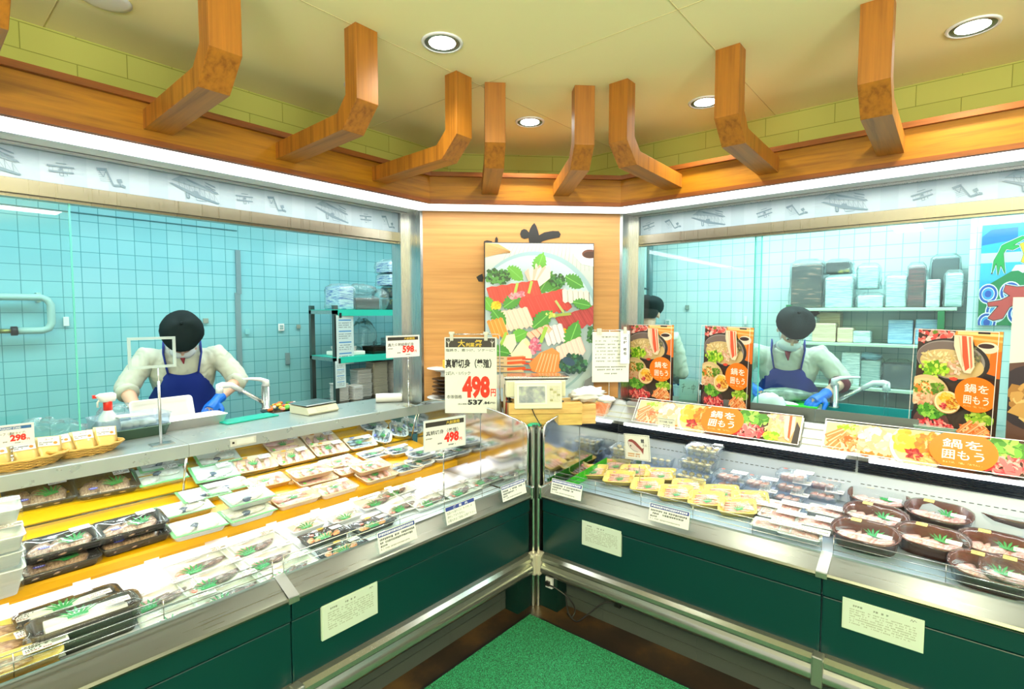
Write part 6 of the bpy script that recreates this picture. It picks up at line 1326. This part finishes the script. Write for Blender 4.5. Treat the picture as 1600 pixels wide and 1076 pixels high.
    for sd in (-1, 1):
        b = B(); an = Vector((sd*.11, pel.y, .08)); b.sm = True; b.loft([[(an.x+x, an.y-.06+y, z) for x, y, _ in rrect(.10,.28,.045,0,4)] for z in (.0,.02)]+[[(an.x+x*.9, an.y-.055+y*.93, .06) for x, y, _ in rrect(.10,.28,.045,0,4)], [(an.x+x*.62, an.y+.01+y*.4, .10) for x, y, _ in rrect(.10,.28,.045,0,4)]]); b.build('shoe', M('white_boot', (220,224,222), .4), r)
    return r
V = Vector
person('left worker in black cap and blue apron bending over the counter with blue gloves', (-.955,2.30,0), -.306, dict(
    head=((.0,-.32,1.445), 1.12, 0, 0), curl=.7, cuff=.14, seed=1,
    J=dict(pelvis=(0,.0,.93), waist=(0,-.04,1.06), chest=(0,-.14,1.24), neck=(0,-.22,1.365), shL=(-.205,-.18,1.315), shR=(.205,-.18,1.315), elL=(-.30,-.26,1.13), elR=(.315,-.25,1.15), wrL=(-.235,-.44,1.01), wrR=(.17,-.44,1.045),
           hdL=(.35,-.75,-.45), hdR=(-.45,-.7,-.5), pnL=(.3,.2,-1), pnR=(-.3,.2,-1))))
person('right worker in black cap, white mask and blue apron gutting a fish behind the window', (2.0,-.785,0), math.radians(-77.4), dict(
    head=((.02,-.29,1.478), .80, .20, .12), curl=.8, cuff=.16, seed=4, cuffmat=M('maroon_cuff', (110,40,50), .8),
    J=dict(pelvis=(0,.0,.93), waist=(0,-.02,1.07), chest=(0,-.10,1.23), neck=(0,-.18,1.36), shL=(-.205,-.14,1.31), shR=(.205,-.14,1.31), elL=(-.335,-.15,1.14), elR=(.335,-.14,1.13), wrL=(-.215,-.39,1.09), wrR=(.205,-.41,1.06),
           hdL=(.6,-.6,-.35), hdR=(-.55,-.65,-.3), pnL=(.2,.1,-1), pnR=(-.3,.1,-1))))
person('third worker seen from behind with crossed blue straps at the right window edge', (1.77,.205,0), math.radians(112), dict(
    head=((0,-.06,1.585), .35, 0, 0), curl=.4, cuff=.5, seed=9,
    J=dict(pelvis=(0,.02,.95), waist=(0,.02,1.09), chest=(0,.0,1.29), neck=(0,-.01,1.44), shL=(-.205,.0,1.385), shR=(.205,.0,1.385), elL=(-.26,-.03,1.12), elR=(.26,-.03,1.12), wrL=(-.20,-.24,1.02), wrR=(.20,-.24,1.02), hdL=(.3,-.9,-.1), hdR=(-.3,-.9,-.1), pnL=(0,0,-1), pnR=(0,0,-1))), True)
# the fish under the right worker's hands
fp = Vector((1.62,-.86,WT+.105)); r = empty('whole_fish', 'grey green fish held under the gloves of the right worker', 'fish', fp, math.radians(-60))
b = B(); b.sm = True; rings = []
for t, hw, hh in ((-.17,.01,.012),(-.14,.035,.03),(-.08,.06,.045),(0,.065,.05),(.08,.05,.04),(.15,.022,.02),(.18,.012,.012)): rings.append([(t, hw*math.cos(a*math.pi/8), .045+hh*math.sin(a*math.pi/8)) for a in range(16)])
b.loft(rings); b.build('body', mottled('grey_green_fish', (136,156,140), (96,116,104), 20), r); b = B(); b.poly = None; b.prism([(-.045,.03),(-.05,.06),(.05,.06),(.045,.03)], .18, .225); b.build('tail_fin', M('fish_fin', (110,126,116), .4), r); b = B(); b.ell((-.13,-.034,.06),(.008,.005,.008),10,6); b.build('eye', BLACK, r)
b = B(); b.box(-.12,.12,-.16,.16,0,.012); o = b.build('cutting_board', M('green_board', (70,200,60), .4), None, .002); o.location = (1.62,-.90,WT+.09); o.rotation_euler = (0,0,.1); tag(o, 'bright green cutting board under the fish of the right worker', 'cutting board')

r = empty('prep_block', 'white block raising the green cutting board before the right worker', 'block', (1.62,-.90,WT), .1); b = B(); b.box(-.13,.13,-.17,.17,0,.088); b.build('block', TWH, r, None or 0.004)
crumple('paper_wad', 'folded white papers lying over the fish before the right worker', Vector((1.47,-.80,WT+.02)), (.05,.10,.075), 71, M('tissue_paper'), 'paper', .12)
